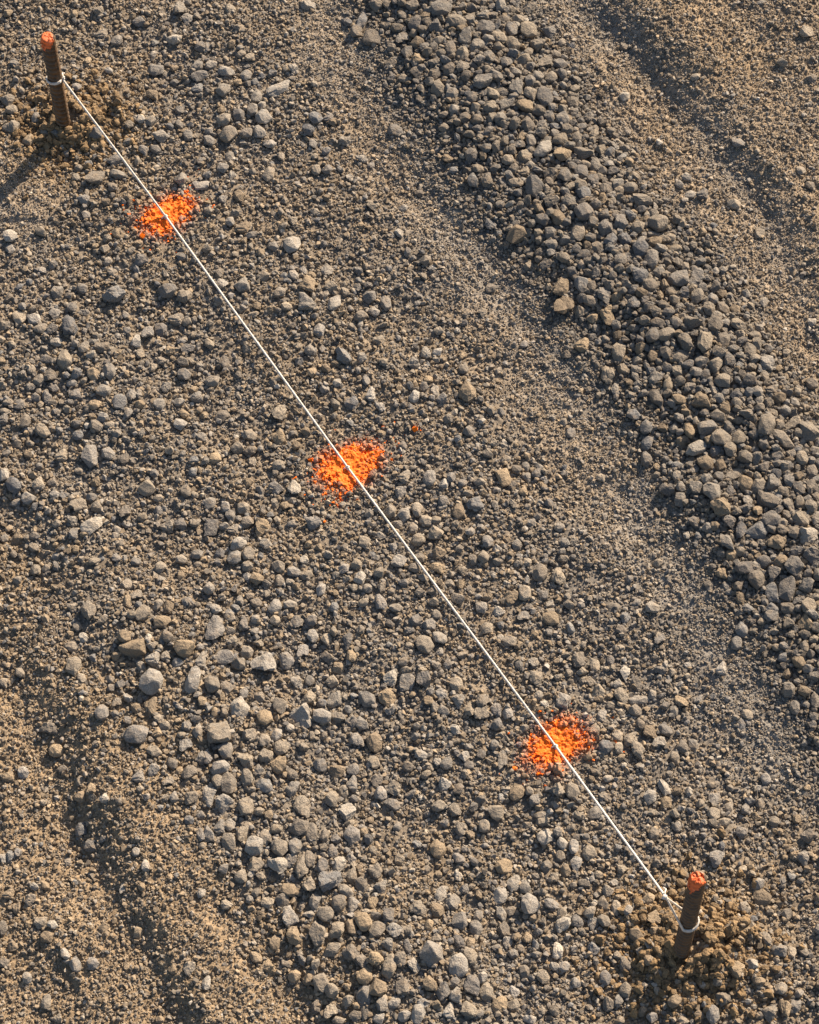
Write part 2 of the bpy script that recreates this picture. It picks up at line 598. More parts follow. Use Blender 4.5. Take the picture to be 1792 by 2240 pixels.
# ------------------------------------------------------------------ the ground sheet
def ground_tone(x, y):
    s = soil_mask(x, y)[..., None]
    grey = np.array([0.215, 0.200, 0.176]); brown = np.array([0.275, 0.208, 0.135])
    c = grey + (brown - grey) * s
    c = c * (1 + 0.22 * fine_mask(x, y)[..., None]) * (1 - 0.30 * ridge_mask(x, y)[..., None])  # packed sand is dusty pale, and brightened in colour against the ridge's shade
    c = c * (1 + 0.14 * fbm(x, y, 26, 3, 51))[..., None]
    return c


def build_ground():
    far = [0.03 * 1.5 ** k for k in range(1, 26)]
    xs = np.concatenate([gx[0] - np.array(far[::-1]), gx, gx[-1] + np.array(far)])
    ys = np.concatenate([gy[0] - np.array(far[::-1]), gy, gy[-1] + np.array(far)])
    X, Y = np.meshgrid(xs, ys)
    Z = macro(X, Y)
    k = len(far)
    Z[k:k + len(gy), k:k + len(gx)] = HF
    V = np.stack([X, Y, Z], -1).reshape(-1, 3)
    nx, ny = len(xs), len(ys)
    idx = np.arange(nx * ny).reshape(ny, nx)
    F = np.stack([idx[:-1, :-1], idx[:-1, 1:], idx[1:, 1:], idx[1:, :-1]], -1).reshape(-1, 4)
    o = link_mesh("ground", V, F, GROUND_M)
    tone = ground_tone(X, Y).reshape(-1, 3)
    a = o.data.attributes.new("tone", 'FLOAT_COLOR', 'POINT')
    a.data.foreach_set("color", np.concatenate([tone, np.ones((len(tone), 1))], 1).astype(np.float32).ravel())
    tag(o, "packed earth and gravel yard surface with ridges and ruts", kind="structure")
    return o



def paint_field(x, y, i):
    """how much paint landed: 1 in the middle, falling to nothing; two lobes across the string"""
    cx, cy = PINS[i]
    dx, dy = x - cx, y - cy
    th = math.radians([38, 40, 36][i])
    a, b2 = dx * math.cos(th) + dy * math.sin(th), -dx * math.sin(th) + dy * math.cos(th)
    size = [0.90, 1.0, 0.92][i]
    n1 = fbm(x, y, 38, 3, 61 + i) * 0.5
    ang = np.arctan2(b2, a)
    lob = 0.74 + 0.34 * np.abs(np.cos(ang)) ** 1.3 + 0.10 * np.cos(3 * ang + i) + 0.08 * np.sin(5 * ang + 2 * i)
    r = np.hypot(a, b2 * 1.12) / (0.041 * size * lob)
    return 1.25 - r + n1 * 0.45

ground = build_ground()

# ------------------------------------------------------------------ stones read off the photograph
# each block: left and top of a patch of the picture, the scale it was read at, then "x y width height tone[lean]"
STONES = []


def block(ox, oy, sc, text):
    for it in text.replace("\n", ";").split(";"):
        w = it.split()
        if len(w) < 5:
            continue
        x, y, a, b2 = (float(q) / sc for q in w[:4])
        STONES.append((ox + x, oy + y, a, b2, w[4][0], w[4][1:]))


Z1, Z2 = 1725 / 448.0, 980 / 448.0
block(0, 0, Z1, """1510 65 110 130 g;1170 180 110 90 g;1575 172 95 110 g;1470 322 120 100 p;855 290 100 80 t;985 340 100 90 g;1312 597 135 110 g;1660 548 100 110 g;1685 640 140 110 g;1285 800 100 95 T;1265 1020 95 90 g;1355 1145 140 120 g;800 1118 120 110 g;60 855 120 110 t;100 925 110 80 t;308 992 100 90 g;92 1065 135 115 t;380 1108 85 85 t;465 1118 75 80 g;240 1180 105 95 T;968 1350 130 100 g;808 1490 150 125 t;988 1465 130 85 g;955 1570 95 90 t;700 1690 110 85 p;1525 1505 110 110 g;1690 1560 140 100 p;1690 395 100 100 g;1585 1145 80 90 g;1210 1265 85 85 g;1310 1265 90 85 g;640 660 60 55 p;650 735 75 70 p;830 90 85 80 t;1660 745 100 70 b;740 890 110 75 t""")
block(448, 0, Z1, """215 80 90 85 t;870 40 120 90 g;1435 50 110 100 t;1540 40 80 90 t;1325 170 80 150 b;1200 190 80 80 b;1275 270 100 105 t;1410 315 145 130 t;1520 215 90 80 t;1620 240 110 90 t;1665 330 110 100 g;1705 440 100 130 g;1575 400 75 70 t;1570 540 90 100 t;1585 650 80 95 g;1680 660 90 75 t;180 600 130 105 p;50 545 105 85 g;20 395 60 90 g;350 635 95 105 g;155 755 120 115 g;630 745 195 145 p/;435 810 90 110 g;500 990 140 120 p;400 930 100 100 g;285 965 95 100 g;480 890 65 75 g;160 1010 115 110 t;205 1130 140 150 t;345 1122 110 85 t;460 1115 105 105 g;40 1185 90 110 g;545 1210 110 75 p;935 995 110 105 b;1040 1000 85 80 g;875 1095 105 95 b;1605 1100 125 100 g;1180 1185 95 85 g;910 1205 70 90 g;940 1435 75 90 t;1030 1425 95 85 g;155 1420 95 95 g;540 1465 95 130 t;290 1645 80 105 T;155 1680 70 70 g;1400 1395 60 55 p;210 1320 80 90 g;1410 1710 90 50 t;750 580 85 90 g;1325 1335 100 70 g""")
block(896, 0, Z1, """55 205 135 150 g;265 75 170 130 g;395 175 160 130 t;15 45 110 100 t;235 215 125 120 g;640 230 150 130 g;1010 70 110 95 t;620 130 110 80 g;790 165 100 90 t;860 250 105 120 g;905 160 100 85 t;1000 255 135 145 t;755 318 115 135 t;465 310 105 140 g;570 380 155 120 g;870 378 120 125 t;1075 380 130 110 t;1170 275 120 100 g;68 355 120 100 T;240 340 100 75 t;345 410 90 130 t;255 455 105 75 t;440 455 110 130 t;80 490 105 105 T;205 525 95 75 t;330 580 110 120 t;455 565 115 90 t;60 620 110 105 t;212 630 100 110 t;595 500 110 100 g;675 480 100 110 g;820 525 100 80 g;960 505 120 100 t;1125 522 145 115 t;1270 540 115 100 g;615 695 155 130 g;730 640 110 110 g;890 605 100 90 g;1190 650 100 100 t;1015 680 90 90 g;900 730 115 135 g;240 745 115 135 t;360 790 105 110 g;700 785 105 110 t;790 775 80 95 g;1020 790 110 115 t;1140 820 130 170 g;675 895 130 105 t;815 880 130 105 g;970 895 150 105 T;1370 860 105 95 t;465 990 105 100 t;570 1010 100 100 t;290 1075 90 75 t;1000 1045 105 135 t;1290 1000 120 115 g;1180 980 90 110 g;1110 1105 95 95 g;1020 1175 90 120 g;1270 1175 115 95 t;1410 1155 100 120 t;1545 1140 90 100 t;1125 1250 165 165 p/;970 1310 110 115 t;1290 1290 145 140 T;1465 1285 165 120 t;1610 1265 100 100 t;520 1305 110 115 g;325 1330 95 85 T;830 1350 100 90 t;1560 1395 95 110 g;1445 1450 110 130 g;875 1420 85 85 t;970 1450 95 85 t;1195 1475 125 125 t;1315 1480 110 115 g;580 1420 100 90 t;370 1437 80 65 b;535 1515 90 115 b;655 1520 95 125 t;780 1530 80 95 g;1055 1580 145 175 g;900 1540 130 80 t;1545 1520 105 100 g;1465 1625 120 130 b;1660 1590 110 130 t;1195 1690 120 110 t;1350 1695 120 100 g;1685 1705 100 90 t;85 1625 85 60 t""")
block(1344, 0, Z1, """85 815 85 85 p;40 1610 85 80 t;130 1575 130 110 t;240 1690 150 110 t;550 1555 70 75 g;1660 675 95 85 t;1570 1440 80 80 t;1650 1565 80 80 t;1415 525 85 80 t;1620 275 110 90 t;680 650 85 60 t;1240 20 80 40 g;1005 1718 110 95 t;610 1490 80 75 g;740 1640 100 90 g;635 1640 95 70 g;300 1175 50 50 p;380 1195 60 70 p;1045 1200 110 90 g;85 395 80 60 t""")
block(0, 448, Z1, """88 262 120 100 p;345 220 95 80 t;1000 240 115 90 T;880 372 90 80 t;1190 462 115 105 g;90 375 80 85 g;450 505 80 75 g;910 480 75 80 g;1535 440 100 70 g;945 570 85 75 t;480 735 95 110 g;690 710 100 95 g;960 750 190 145 b;1410 720 150 140 g;1555 770 125 110 t;605 865 90 90 g;575 765 70 70 t;460 930 95 105 g;165 950 110 120 t;290 965 115 80 p;40 1020 100 90 t;345 1045 110 85 t;590 1020 140 150 b;440 1045 90 90 g;1480 965 125 100 t;1355 1050 105 110 g;1245 1085 100 110 g;1140 1150 85 120 p;480 1155 110 75 p;1435 1225 100 85 T;1580 1210 120 85 g;1180 1260 75 80 t;550 1300 125 150 t;395 1300 105 80 g;705 1200 85 90 t;860 1200 130 90 t;260 1385 80 75 t;430 1445 105 100 t;325 1480 105 95 t;650 1420 90 95 b;785 1425 105 115 T;915 1410 110 130 g;1365 1310 90 85 t;1540 1320 90 90 t;1555 1430 110 105 g;1400 1535 90 90 g;870 1565 130 110 g;635 1600 110 95 p;1115 1610 85 95 g;1010 1660 120 130 b;795 1685 110 90 T;455 1545 85 75 g;395 1615 80 110 g;305 1625 85 85 g;160 1680 95 85 g;1660 1625 110 100 g;1510 1660 90 80 g;1340 1680 110 95 g""")
block(448, 448, Z1, """1415 15 105 80 t;1670 30 80 75 g;215 140 80 80 p;320 195 120 100 T;390 255 95 65 g;735 335 140 140 p;580 345 95 85 g;490 600 115 90 t;315 675 125 120 g;750 595 85 95 g;830 550 60 100 g;865 670 130 140 T;1030 560 100 100 g;630 735 100 90 t;855 820 150 140 g;1060 690 120 100 t;1090 835 110 140 p;1000 760 80 95 t;1520 835 105 120 g;1385 780 110 110 g;1315 940 115 100 t;1425 905 95 75 g;960 1060 110 105 p;690 855 85 80 t;1465 1145 95 95 t;890 1220 100 105 g;1175 1265 145 130 b;1325 1290 85 100 g;170 1330 100 95 t;60 1490 125 105 t;40 1170 90 85 t;1395 1600 80 115 p;1235 1670 115 105 b;1480 1700 85 80 p;1100 1670 80 75 t;1360 1480 65 90 g;150 670 100 80 p;275 960 60 60 T""")
block(896, 448, Z1, """1470 60 150 150 g;1640 85 100 85 g;1255 105 110 140 T;1125 125 125 105 g;1415 225 125 175 t;905 245 175 155 T;1190 240 95 110 g;685 155 100 120 b;1650 195 120 140 g;1690 300 110 115 b;1575 355 105 90 t;1465 410 120 80 g;1200 335 110 90 g;1300 450 100 95 t;1010 515 105 80 t;1150 500 100 105 g;1505 470 85 60 t;1575 565 90 95 g;1275 685 135 170 T;1450 680 115 145 b;1650 770 115 145 g;1525 815 115 100 t;1300 855 165 165 T;1535 690 75 100 t;1445 895 100 100 t;1670 935 115 165 T;1545 960 105 85 T;1450 1180 115 110 T;1540 1115 80 70 g;680 705 95 85 t;615 912 70 80 t;965 1172 65 60 p;130 465 105 90 t;190 530 60 50 p;135 1250 90 95 p;225 1240 85 85 p;40 1325 95 105 g;455 1385 80 85 t;245 1060 90 70 t;490 1585 140 160 T;215 1575 75 100 g;265 1640 100 95 g;40 1615 90 110 p;120 1530 65 90 g;1670 1430 105 160 t;1330 1260 80 70 t""")
block(1344, 448, Z1, """50 140 105 135 g;195 190 110 110 t;365 155 165 140 t;80 280 105 130 b;220 370 130 155 b;335 310 130 90 T;310 455 120 160 g;220 590 130 145 b;370 570 105 100 g;300 670 130 120 t;535 620 180 150 g;690 615 120 165 p;695 770 110 140 t;470 280 90 90 t;155 710 100 85 g;800 880 105 125 t;915 870 105 115 t;1015 885 90 70 T;665 980 165 135 t;850 1000 125 150 t;1045 1010 135 120 t;340 910 95 100 t;365 990 115 90 t;460 910 95 90 g;515 990 110 95 g;320 1100 110 110 g;440 1090 150 110 t;600 1140 130 170 t;765 1145 140 185 t;920 1140 110 130 t;1075 1150 100 85 g;1145 1230 105 115 t;880 1240 105 115 t;965 1305 100 115 g;560 1280 140 105 t;735 1320 125 120 g;855 1350 130 130 t;430 1240 95 105 t;35 1245 110 175 t;75 1380 95 100 t;190 1380 105 90 g;1285 1330 125 125 p;540 1405 95 125 t;445 1370 80 110 g;915 1485 135 135 t;1140 1475 110 110 g;1265 1440 75 100 t;350 1455 120 115 g;455 1510 85 130 t;1320 1565 100 95 t;1210 1575 95 95 g;355 1635 95 150 t;545 1635 115 110 T;735 1640 165 150 T;1300 1670 85 100 t;1030 1670 90 95 t;1220 245 90 95 t;1260 825 75 100 g;1665 1510 100 85 t;1665 990 75 75 p;855 555 50 60 p;1095 800 60 50 p;15 1560 80 140 g""")
block(0, 896, Z1, """25 85 85 85 g;45 20 85 60 t;210 95 100 105 t;360 180 125 125 t;270 180 75 80 t;815 135 120 105 t;870 65 90 80 p;660 220 90 80 b;940 135 115 70 t;480 20 80 60 g;1520 130 105 100 p;1625 80 70 60 t;1700 230 85 90 g;760 390 140 175 p;915 370 110 110 g;1040 415 90 85 t;1120 430 65 55 t;515 390 105 95 t;670 520 80 60 t;30 550 90 105 p;115 635 120 140 b;325 630 110 115 t;440 615 90 85 t;460 715 80 70 p;250 745 130 105 p;125 785 90 75 p;660 800 130 115 t;815 815 90 100 t;1055 865 95 105 t;1235 665 135 125 t;1565 690 95 105 t;1645 715 70 65 t;615 940 100 95 g;785 965 180 165 p/;620 1045 80 90 p;475 960 70 70 t;985 1015 70 70 t;1520 960 105 90 g;1405 990 110 105 t;1020 1130 75 80 t;290 1160 100 85 t;285 1060 85 70 t;140 1090 120 120 T;985 1245 85 80 g;1350 1330 105 100 t;1530 1260 95 80 t;1670 1305 75 50 t;1660 1220 100 85 g;300 1350 85 90 t;390 1335 80 70 t;1065 1475 105 95 t;1155 1565 85 85 t;1075 1610 75 110 T;1330 1645 90 100 t;1425 1665 80 100 T;1200 1710 130 120 t;745 1700 140 150 t;610 1670 90 80 t;1335 850 75 75 g""")
block(448, 896, Z1, """145 55 130 105 t;625 35 115 135 t;385 215 110 105 t;620 230 130 140 T;275 325 115 110 t;380 340 105 100 t;85 410 110 100 T;395 440 75 80 t;620 465 100 85 t;595 525 60 70 t;605 665 140 95 p;750 650 105 140 p;590 785 75 85 t;40 790 95 105 g;175 825 80 80 p;325 830 100 95 t;220 895 85 105 g;355 950 110 105 t;480 1000 115 155 T;55 995 115 150 g;240 1010 105 85 t;285 1130 130 110 p;515 1135 100 95 g;125 1215 90 85 b;250 1245 115 110 p;365 1220 105 110 t;360 1320 95 85 t;620 1320 105 110 t;905 960 150 115 p;740 960 95 70 g;1665 310 80 90 g;1680 565 90 110 t;1650 700 95 115 g;1560 855 110 110 t;1675 890 100 115 g;1620 975 90 75 t;1640 1280 135 110 p;1460 1370 90 95 t;1305 1420 105 105 p;1170 1340 90 85 p;1480 1625 95 125 p;1490 1495 70 100 t;1345 1120 90 110 t;1275 1305 100 95 t;975 1520 75 110 p;630 1445 85 95 t;440 1430 110 105 T;355 1405 70 75 p;750 1365 105 100 g;850 1390 115 85 t;590 1660 115 125 p;720 1640 110 80 g;95 1670 95 100 p;35 1505 100 100 g;520 1550 75 70 t;435 1630 95 80 t;1260 1500 90 75 t;1335 1625 95 70 t;1610 1670 110 75 g;715 1450 80 60 t;1585 1165 75 80 g;1480 1060 100 65 g;215 1710 80 50 p""")
block(896, 896, Z1, """170 580 105 125 g;290 625 90 95 p;545 790 140 120 b;410 850 110 140 T;70 845 100 120 t;140 940 110 100 t;30 1000 80 95 g;285 770 90 80 g;795 570 120 155 T;905 510 80 85 t;980 480 65 80 g;985 575 75 80 g;1070 540 80 75 g;870 640 80 80 t;960 690 75 75 T;215 1040 140 110 t;70 1100 120 110 t;660 1115 95 100 g;740 1170 80 70 p;250 1200 115 110 T;90 1250 90 80 t;535 1265 75 85 t;620 1240 100 105 t;45 1325 110 90 t;240 1335 115 90 T;450 1360 85 85 t;110 1415 80 65 t;190 1520 105 90 t;405 1590 105 105 t;860 1580 120 110 T;970 1550 105 115 t;1095 1375 130 140 t;1255 1390 120 170 t;1125 1565 90 75 g;755 1695 100 85 p;610 1670 95 105 g;1180 1700 95 55 t;1310 1110 85 95 g;1175 790 75 75 g;1385 1110 65 75 t;1355 205 85 85 p;1295 110 65 75 t;660 370 90 70 t;1610 575 80 70 t;1025 955 75 70 p;1265 990 85 75 g;500 185 100 90 g;1340 1640 90 80 t;420 1170 75 65 t;85 1540 90 80 t;1205 75 55 55 p;335 1460 85 60 t;995 1290 70 80 t;820 415 70 65 t""")
block(1344, 896, Z1, """165 45 115 95 b;265 145 100 110 b;275 280 95 125 b;270 420 95 130 g;690 90 65 80 t;785 150 170 130 g;875 50 120 100 t;630 185 95 110 T;900 235 165 135 t;575 265 115 90 T;700 325 165 175 p/;1045 235 115 115 t;1280 130 150 195 t;1390 130 90 100 t;1510 125 135 135 t/;1425 250 180 140 t\\;1650 185 170 170 t;1170 205 85 100 g;980 335 110 120 t;1110 395 125 120 t;770 455 125 120 T;890 470 100 95 T;1010 550 125 160 t/;1455 480 115 100 g;1580 410 95 115 t;1485 375 75 90 t;855 350 100 95 b;500 155 80 95 g;1105 625 120 135 T;1215 640 140 120 t;1345 615 130 130 g;1480 600 95 120 p;1555 660 95 120 g;1670 660 115 130 t;1545 560 110 75 T;1665 520 90 100 t;440 675 120 105 g;555 755 95 120 g;690 650 110 125 g;560 650 75 80 g;820 690 140 165 g;980 690 80 115 g;890 815 165 155 T;1295 765 190 145 t;1425 690 100 95 t;1470 800 90 120 t;1560 780 85 115 t;1660 815 105 105 t;1320 920 155 145 g;1570 915 140 125 t;1445 890 75 80 t;1700 915 70 120 g;675 945 110 105 g;780 990 100 85 g;850 980 75 75 T;970 950 110 110 g;1200 1020 185 145 b;1070 1020 85 145 b;1420 1005 110 100 t;1520 1040 100 110 t;1635 1070 175 160 p;1365 1120 180 125 T;955 1120 130 125 g;990 1225 105 90 T;1540 1190 110 90 g;1670 1230 150 145 g;1265 1280 130 105 g;1515 1315 155 175 g;1100 1330 160 110 g;905 1380 85 100 T;790 1490 80 95 t;1200 1435 145 150 t;1350 1395 115 130 g;1455 1510 130 200 g;1320 1550 115 145 b;1615 1480 130 130 g;1635 1660 120 130 t;1330 1680 135 110 b;1465 1670 130 110 t;1130 1670 105 80 b;1065 1590 70 90 T;1700 1580 90 75 t;320 1665 110 105 g;185 1625 80 80 g;370 1295 85 75 t;940 1490 65 70 p;710 1060 70 75 b;610 1060 60 70 p;1620 1380 80 90 g;525 560 80 90 g;535 465 95 65 b""")
block(0, 1344, Z1, """605 265 105 95 t;650 105 75 80 t;700 195 75 80 p;620 435 120 150 t;685 545 85 90 t;1050 185 115 95 T;1115 275 225 140 T;1370 60 145 100 T;1405 190 105 100 t;1555 285 165 135 T;1285 375 115 105 p;1190 425 85 100 g;1395 350 90 80 t;1275 570 195 190 p;1625 555 120 210 p;1500 400 100 75 b;1275 785 110 150 T;855 825 110 125 p;1150 1010 185 150 p;1300 1155 125 95 t;1295 1310 90 105 p;1450 1260 95 100 t;1340 880 85 85 t;410 960 140 120 t;475 1150 120 105 T;530 1305 100 75 t;195 1335 100 95 p;680 1410 85 85 t;680 1535 95 95 T;880 1550 85 75 p;765 1470 90 100 T;1570 935 80 80 g;1665 980 85 120 g;1650 880 85 80 g;1565 1110 110 105 g;1700 1205 90 110 g;1595 1330 130 135 t;1600 1545 130 125 t;1465 1540 80 90 g;1160 1370 100 90 g;1420 1410 90 80 t;170 490 85 80 t;35 575 75 80 t;985 745 75 75 t;1270 275 80 70 t;70 1370 120 90 T;1690 390 90 130 g;1475 1700 90 60 T;1690 1690 80 70 g""")
block(448, 1344, Z2, """55 70 85 120 p;120 15 50 45 t;442 40 58 55 g;508 30 58 55 g;518 105 55 65 p;187 50 42 50 g;122 78 45 50 t;130 122 50 50 t;95 205 90 80 p;160 237 65 65 t;275 235 125 100 p;392 222 72 80 p;202 180 58 55 t;470 180 52 65 p;588 205 55 58 t;583 118 52 60 t;680 130 48 75 g;703 197 48 60 T;745 72 42 42 t;640 255 55 52 T;887 307 62 75 p;960 330 55 80 g;945 225 50 50 t;35 335 75 75 t;105 350 60 55 t;440 325 58 62 g;610 320 62 58 t;497 393 75 70 t;620 410 70 75 g;360 440 62 72 t;170 450 90 115 p;460 487 112 110 p;562 487 82 70 p;640 490 65 58 t;777 407 80 68 g;873 397 85 90 T;65 565 110 100 t;287 493 80 72 T;700 518 55 62 g;750 520 58 62 g;213 575 65 60 t;343 575 55 58 p;285 603 55 60 t;365 637 68 78 t;293 675 70 72 t;355 720 72 82 T;197 697 72 85 t;100 653 70 72 g;75 735 85 70 p;725 600 68 55 g;810 615 72 90 T;810 710 62 62 t;552 720 66 60 g;630 752 78 75 T;710 742 58 58 g;420 762 65 60 t;262 745 55 60 g;200 780 60 78 t;115 810 78 95 t;58 800 62 65 t;20 865 60 110 p;95 905 85 90 p;195 915 75 95 t;285 820 78 60 b;420 840 80 70 g;468 922 80 105 t;605 885 60 72 t;663 850 48 65 t;705 812 50 70 g;825 795 55 62 t;843 858 60 60 p;680 945 80 90 p;900 835 75 70 t;15 680 45 70 g;900 915 70 60 g""")
block(896, 1344, Z2, """75 143 85 88 t;145 110 70 60 g;95 47 60 55 g;30 28 65 55 g;370 67 62 55 t;480 127 68 58 t;672 22 85 65 T;545 12 55 50 g;803 220 66 78 t;888 247 50 65 t;607 305 62 78 t;963 222 35 50 g;907 365 58 62 t;862 322 48 48 t;738 407 72 78 p;647 430 42 42 p;920 487 45 58 p;68 308 68 68 g;8 325 38 75 g;130 248 48 45 t;183 238 42 50 g;225 335 60 70 t;150 388 55 62 p;100 368 40 48 g;230 417 58 62 g;290 450 62 75 t;350 417 62 58 t;345 475 70 62 t;415 457 50 65 g;470 475 50 55 p;420 525 50 58 g;162 458 52 52 g;122 448 40 45 t;262 680 52 55 p;57 672 62 52 p;175 715 58 55 g;445 700 45 85 g;170 810 62 65 p;515 855 68 75 T;600 888 55 50 g;715 837 60 70 t;778 843 68 72 t;415 950 75 70 t;217 933 62 68 t;140 918 65 60 t;232 833 48 50 t;940 637 70 65 b;937 875 55 45 t;885 950 70 55 g;635 965 80 40 t;405 625 45 50 g;345 665 42 50 g""")
block(1344, 1344, Z2, """35 75 50 48 t;215 122 55 50 g;55 15 45 55 b;750 10 70 55 g;905 35 80 90 T;610 75 60 70 b;910 100 60 45 t;910 152 45 55 t;882 230 62 60 T;827 283 45 52 T;835 360 58 68 g;910 370 58 52 T;862 443 48 70 g;962 410 45 70 t;585 140 50 60 g;50 285 48 65 p;15 335 48 55 p;105 337 58 75 t;35 395 68 78 t;115 410 100 40 g;98 460 60 55 t;322 417 68 50 T;510 260 50 58 p;350 245 38 30 p;125 527 42 52 t;170 565 65 70 T;245 555 62 60 g;80 600 65 68 t;110 652 55 80 t;15 578 50 60 t;20 640 45 55 t;215 615 60 55 g;325 635 55 65 t;378 628 42 62 g;238 832 65 72 p;170 875 60 68 p;247 902 55 60 T;480 885 58 65 g;475 955 60 55 t;545 925 45 50 t;410 905 45 45 t;697 905 45 50 t;605 525 40 45 b;725 790 45 50 p;635 480 50 60 t;800 205 45 50 b""")
block(0, 1792, Z2, """388 50 55 65 b;50 175 40 52 b;85 160 38 38 p;15 187 35 45 p;430 125 60 60 g;650 158 38 38 p;697 222 42 55 p;165 322 42 38 p;215 318 45 48 T;40 360 55 50 T;145 385 55 55 t;75 425 48 55 T;15 520 45 65 t;253 505 48 42 p;500 522 45 48 T;662 542 42 50 T;227 562 62 60 T;62 608 52 50 T;313 645 50 50 p;360 695 55 70 p;443 690 58 52 p;130 760 50 50 p;222 875 45 62 t;828 715 45 50 T;908 712 55 65 t;590 335 32 48 p;965 355 40 42 p;325 200 45 50 t;20 685 50 50 t;195 495 60 55 t;275 955 45 45 t;960 70 40 70 p;905 5 50 40 b""")
block(448, 1792, Z2, """448 42 92 72 t;512 68 52 88 t;570 75 52 65 t;705 75 78 78 p;115 110 62 82 t;178 68 62 78 t;237 130 80 85 p;290 88 55 72 t;362 138 82 70 t;432 130 62 75 g;120 28 55 60 g;70 40 55 65 g;20 68 45 75 g;250 220 82 70 t;347 220 90 78 p;467 215 70 130 t;500 190 50 75 t;562 222 52 68 g;643 222 60 78 p;700 188 52 52 p;610 155 50 60 g;410 195 60 65 g;87 235 48 55 g;175 272 60 60 t;600 302 105 90 b;500 317 72 70 t;408 335 95 70 T;752 322 60 82 t;675 345 70 68 g;705 270 52 75 t;815 250 65 75 t;840 335 55 65 g;302 402 60 55 t;370 395 65 70 t;530 395 60 75 g;640 405 70 72 t;712 415 58 75 p;105 405 58 52 t;803 402 48 55 T;415 468 82 90 p;577 455 78 68 t;760 492 75 88 T;705 520 55 75 T;632 527 70 75 t;542 545 78 110 t;428 555 70 82 T;338 595 62 68 T;815 462 55 50 g;825 525 72 80 t;905 532 72 68 p;880 460 55 65 g;612 622 70 80 t;698 642 80 82 t;820 665 70 68 T;752 680 55 70 t;885 700 62 110 t;935 665 60 72 t;875 605 55 60 g;970 610 35 60 g;246 663 55 60 T;305 702 65 58 T;430 750 58 55 T;495 765 58 58 T;560 785 75 85 t;605 820 70 65 t;765 755 75 75 T;828 805 80 82 T;762 850 75 95 g;950 795 70 85 t;905 872 62 62 g;850 885 55 70 g;535 895 48 60 t;603 925 65 65 t;685 868 55 55 t;720 950 60 60 t;830 950 55 60 p;770 925 50 65 t;955 940 60 55 p;640 965 60 40 t;8 785 40 60 p;965 530 50 50 t""")
block(896, 1792, Z2, """135 145 75 80 T;248 50 60 62 t;357 35 55 55 t;237 190 55 58 p;650 85 78 75 p;640 10 75 45 t;730 118 50 55 p;785 132 48 65 p;862 165 65 70 t;722 178 45 50 t;795 220 52 78 p;655 225 55 62 t;750 245 52 55 T;450 225 75 65 T;712 62 45 55 g;498 307 62 68 p;555 325 55 60 g;148 358 55 68 p;433 367 68 78 p;580 407 88 95 p;205 400 65 80 g;38 428 75 72 t;135 437 62 65 T;440 453 48 65 g;735 503 68 80 p;318 525 60 75 g;450 528 52 70 t;240 487 72 75 g;680 408 75 50 g;800 490 62 55 g;858 443 58 70 t;880 500 55 60 g;930 483 55 65 t;928 400 48 62 t;950 340 55 58 t;105 643 110 115 p;235 697 95 105 p;20 700 50 75 g;240 582 55 68 g;290 652 65 75 t;300 800 72 95 g;348 757 48 58 p;365 825 68 85 t;430 888 68 75 T;497 890 62 62 t;500 825 52 60 p;98 785 62 68 T;160 825 65 80 g;215 840 55 75 g;187 920 55 70 p;282 912 78 78 t;40 935 68 85 p;707 630 52 75 p;740 707 55 50 p;640 755 62 65 t;550 728 48 60 t;880 620 60 65 b;940 760 55 65 g;795 785 48 48 p;575 960 60 45 p;955 880 60 70 t;470 590 45 58 p;215 780 50 60 g""")
block(1344, 1792, Z2, """190 70 55 62 t;490 187 70 82 p;297 37 45 45 g;475 15 50 45 t;525 15 60 45 t;610 65 55 55 g;920 82 62 62 t;900 190 62 65 g;688 312 62 60 p;708 377 82 75 T;625 422 55 55 t;825 455 58 60 t;790 628 75 65 g;905 638 52 45 t;850 638 45 50 t;690 770 62 55 T;652 692 65 55 p;588 720 75 75 T;515 710 48 60 T;820 903 58 80 T;868 895 52 65 g;748 935 72 75 t;800 810 58 60 t;470 930 60 85 p;332 960 52 48 t;288 867 68 65 T;520 860 75 75 t;195 470 70 65 T;200 540 62 68 T;105 557 68 72 T;60 697 65 78 t;170 670 60 65 T;50 820 62 68 t;180 950 55 55 g;165 380 55 55 T;10 425 45 65 t;65 435 45 50 g;125 635 45 55 t;730 570 48 60 t;405 945 50 55 T;20 870 45 60 g""")

# size order; the 300 that show largest are objects of their own, the rest go into the gravel
STONES.sort(key=lambda s: -(s[2] * s[3]))
N_SINGLE = 300

GRAVEL = []        # x, y, z, half sizes, yaw, tone, roll


def stone_geometry(s):
    u, v, w, h, tone, lean = s
    m = px_size(v)
    W, H = w * m * 0.5 * 1.08, h * m * 0.5 * 1.08
    yaw = rng.uniform(-0.25, 0.25)
    if lean:
        big, small = 1.22 * max(W, H), 0.62 * min(W, H) * 1.1
        W, H = big, small
        yaw = math.radians(42) * (1 if lean == '/' else -1) + rng.uniform(-0.1, 0.1)
    c = rng.uniform(0.62, 0.85) * min(W, H)
    B = math.sqrt(max(H * H - (c * cD) ** 2, (0.5 * H) ** 2)) / sD
    lift = c * rng.uniform(0.42, 0.68)
    x, y, z = hit(u, v, lift)
    return float(x), float(y), float(z), W, B, c, yaw, tone


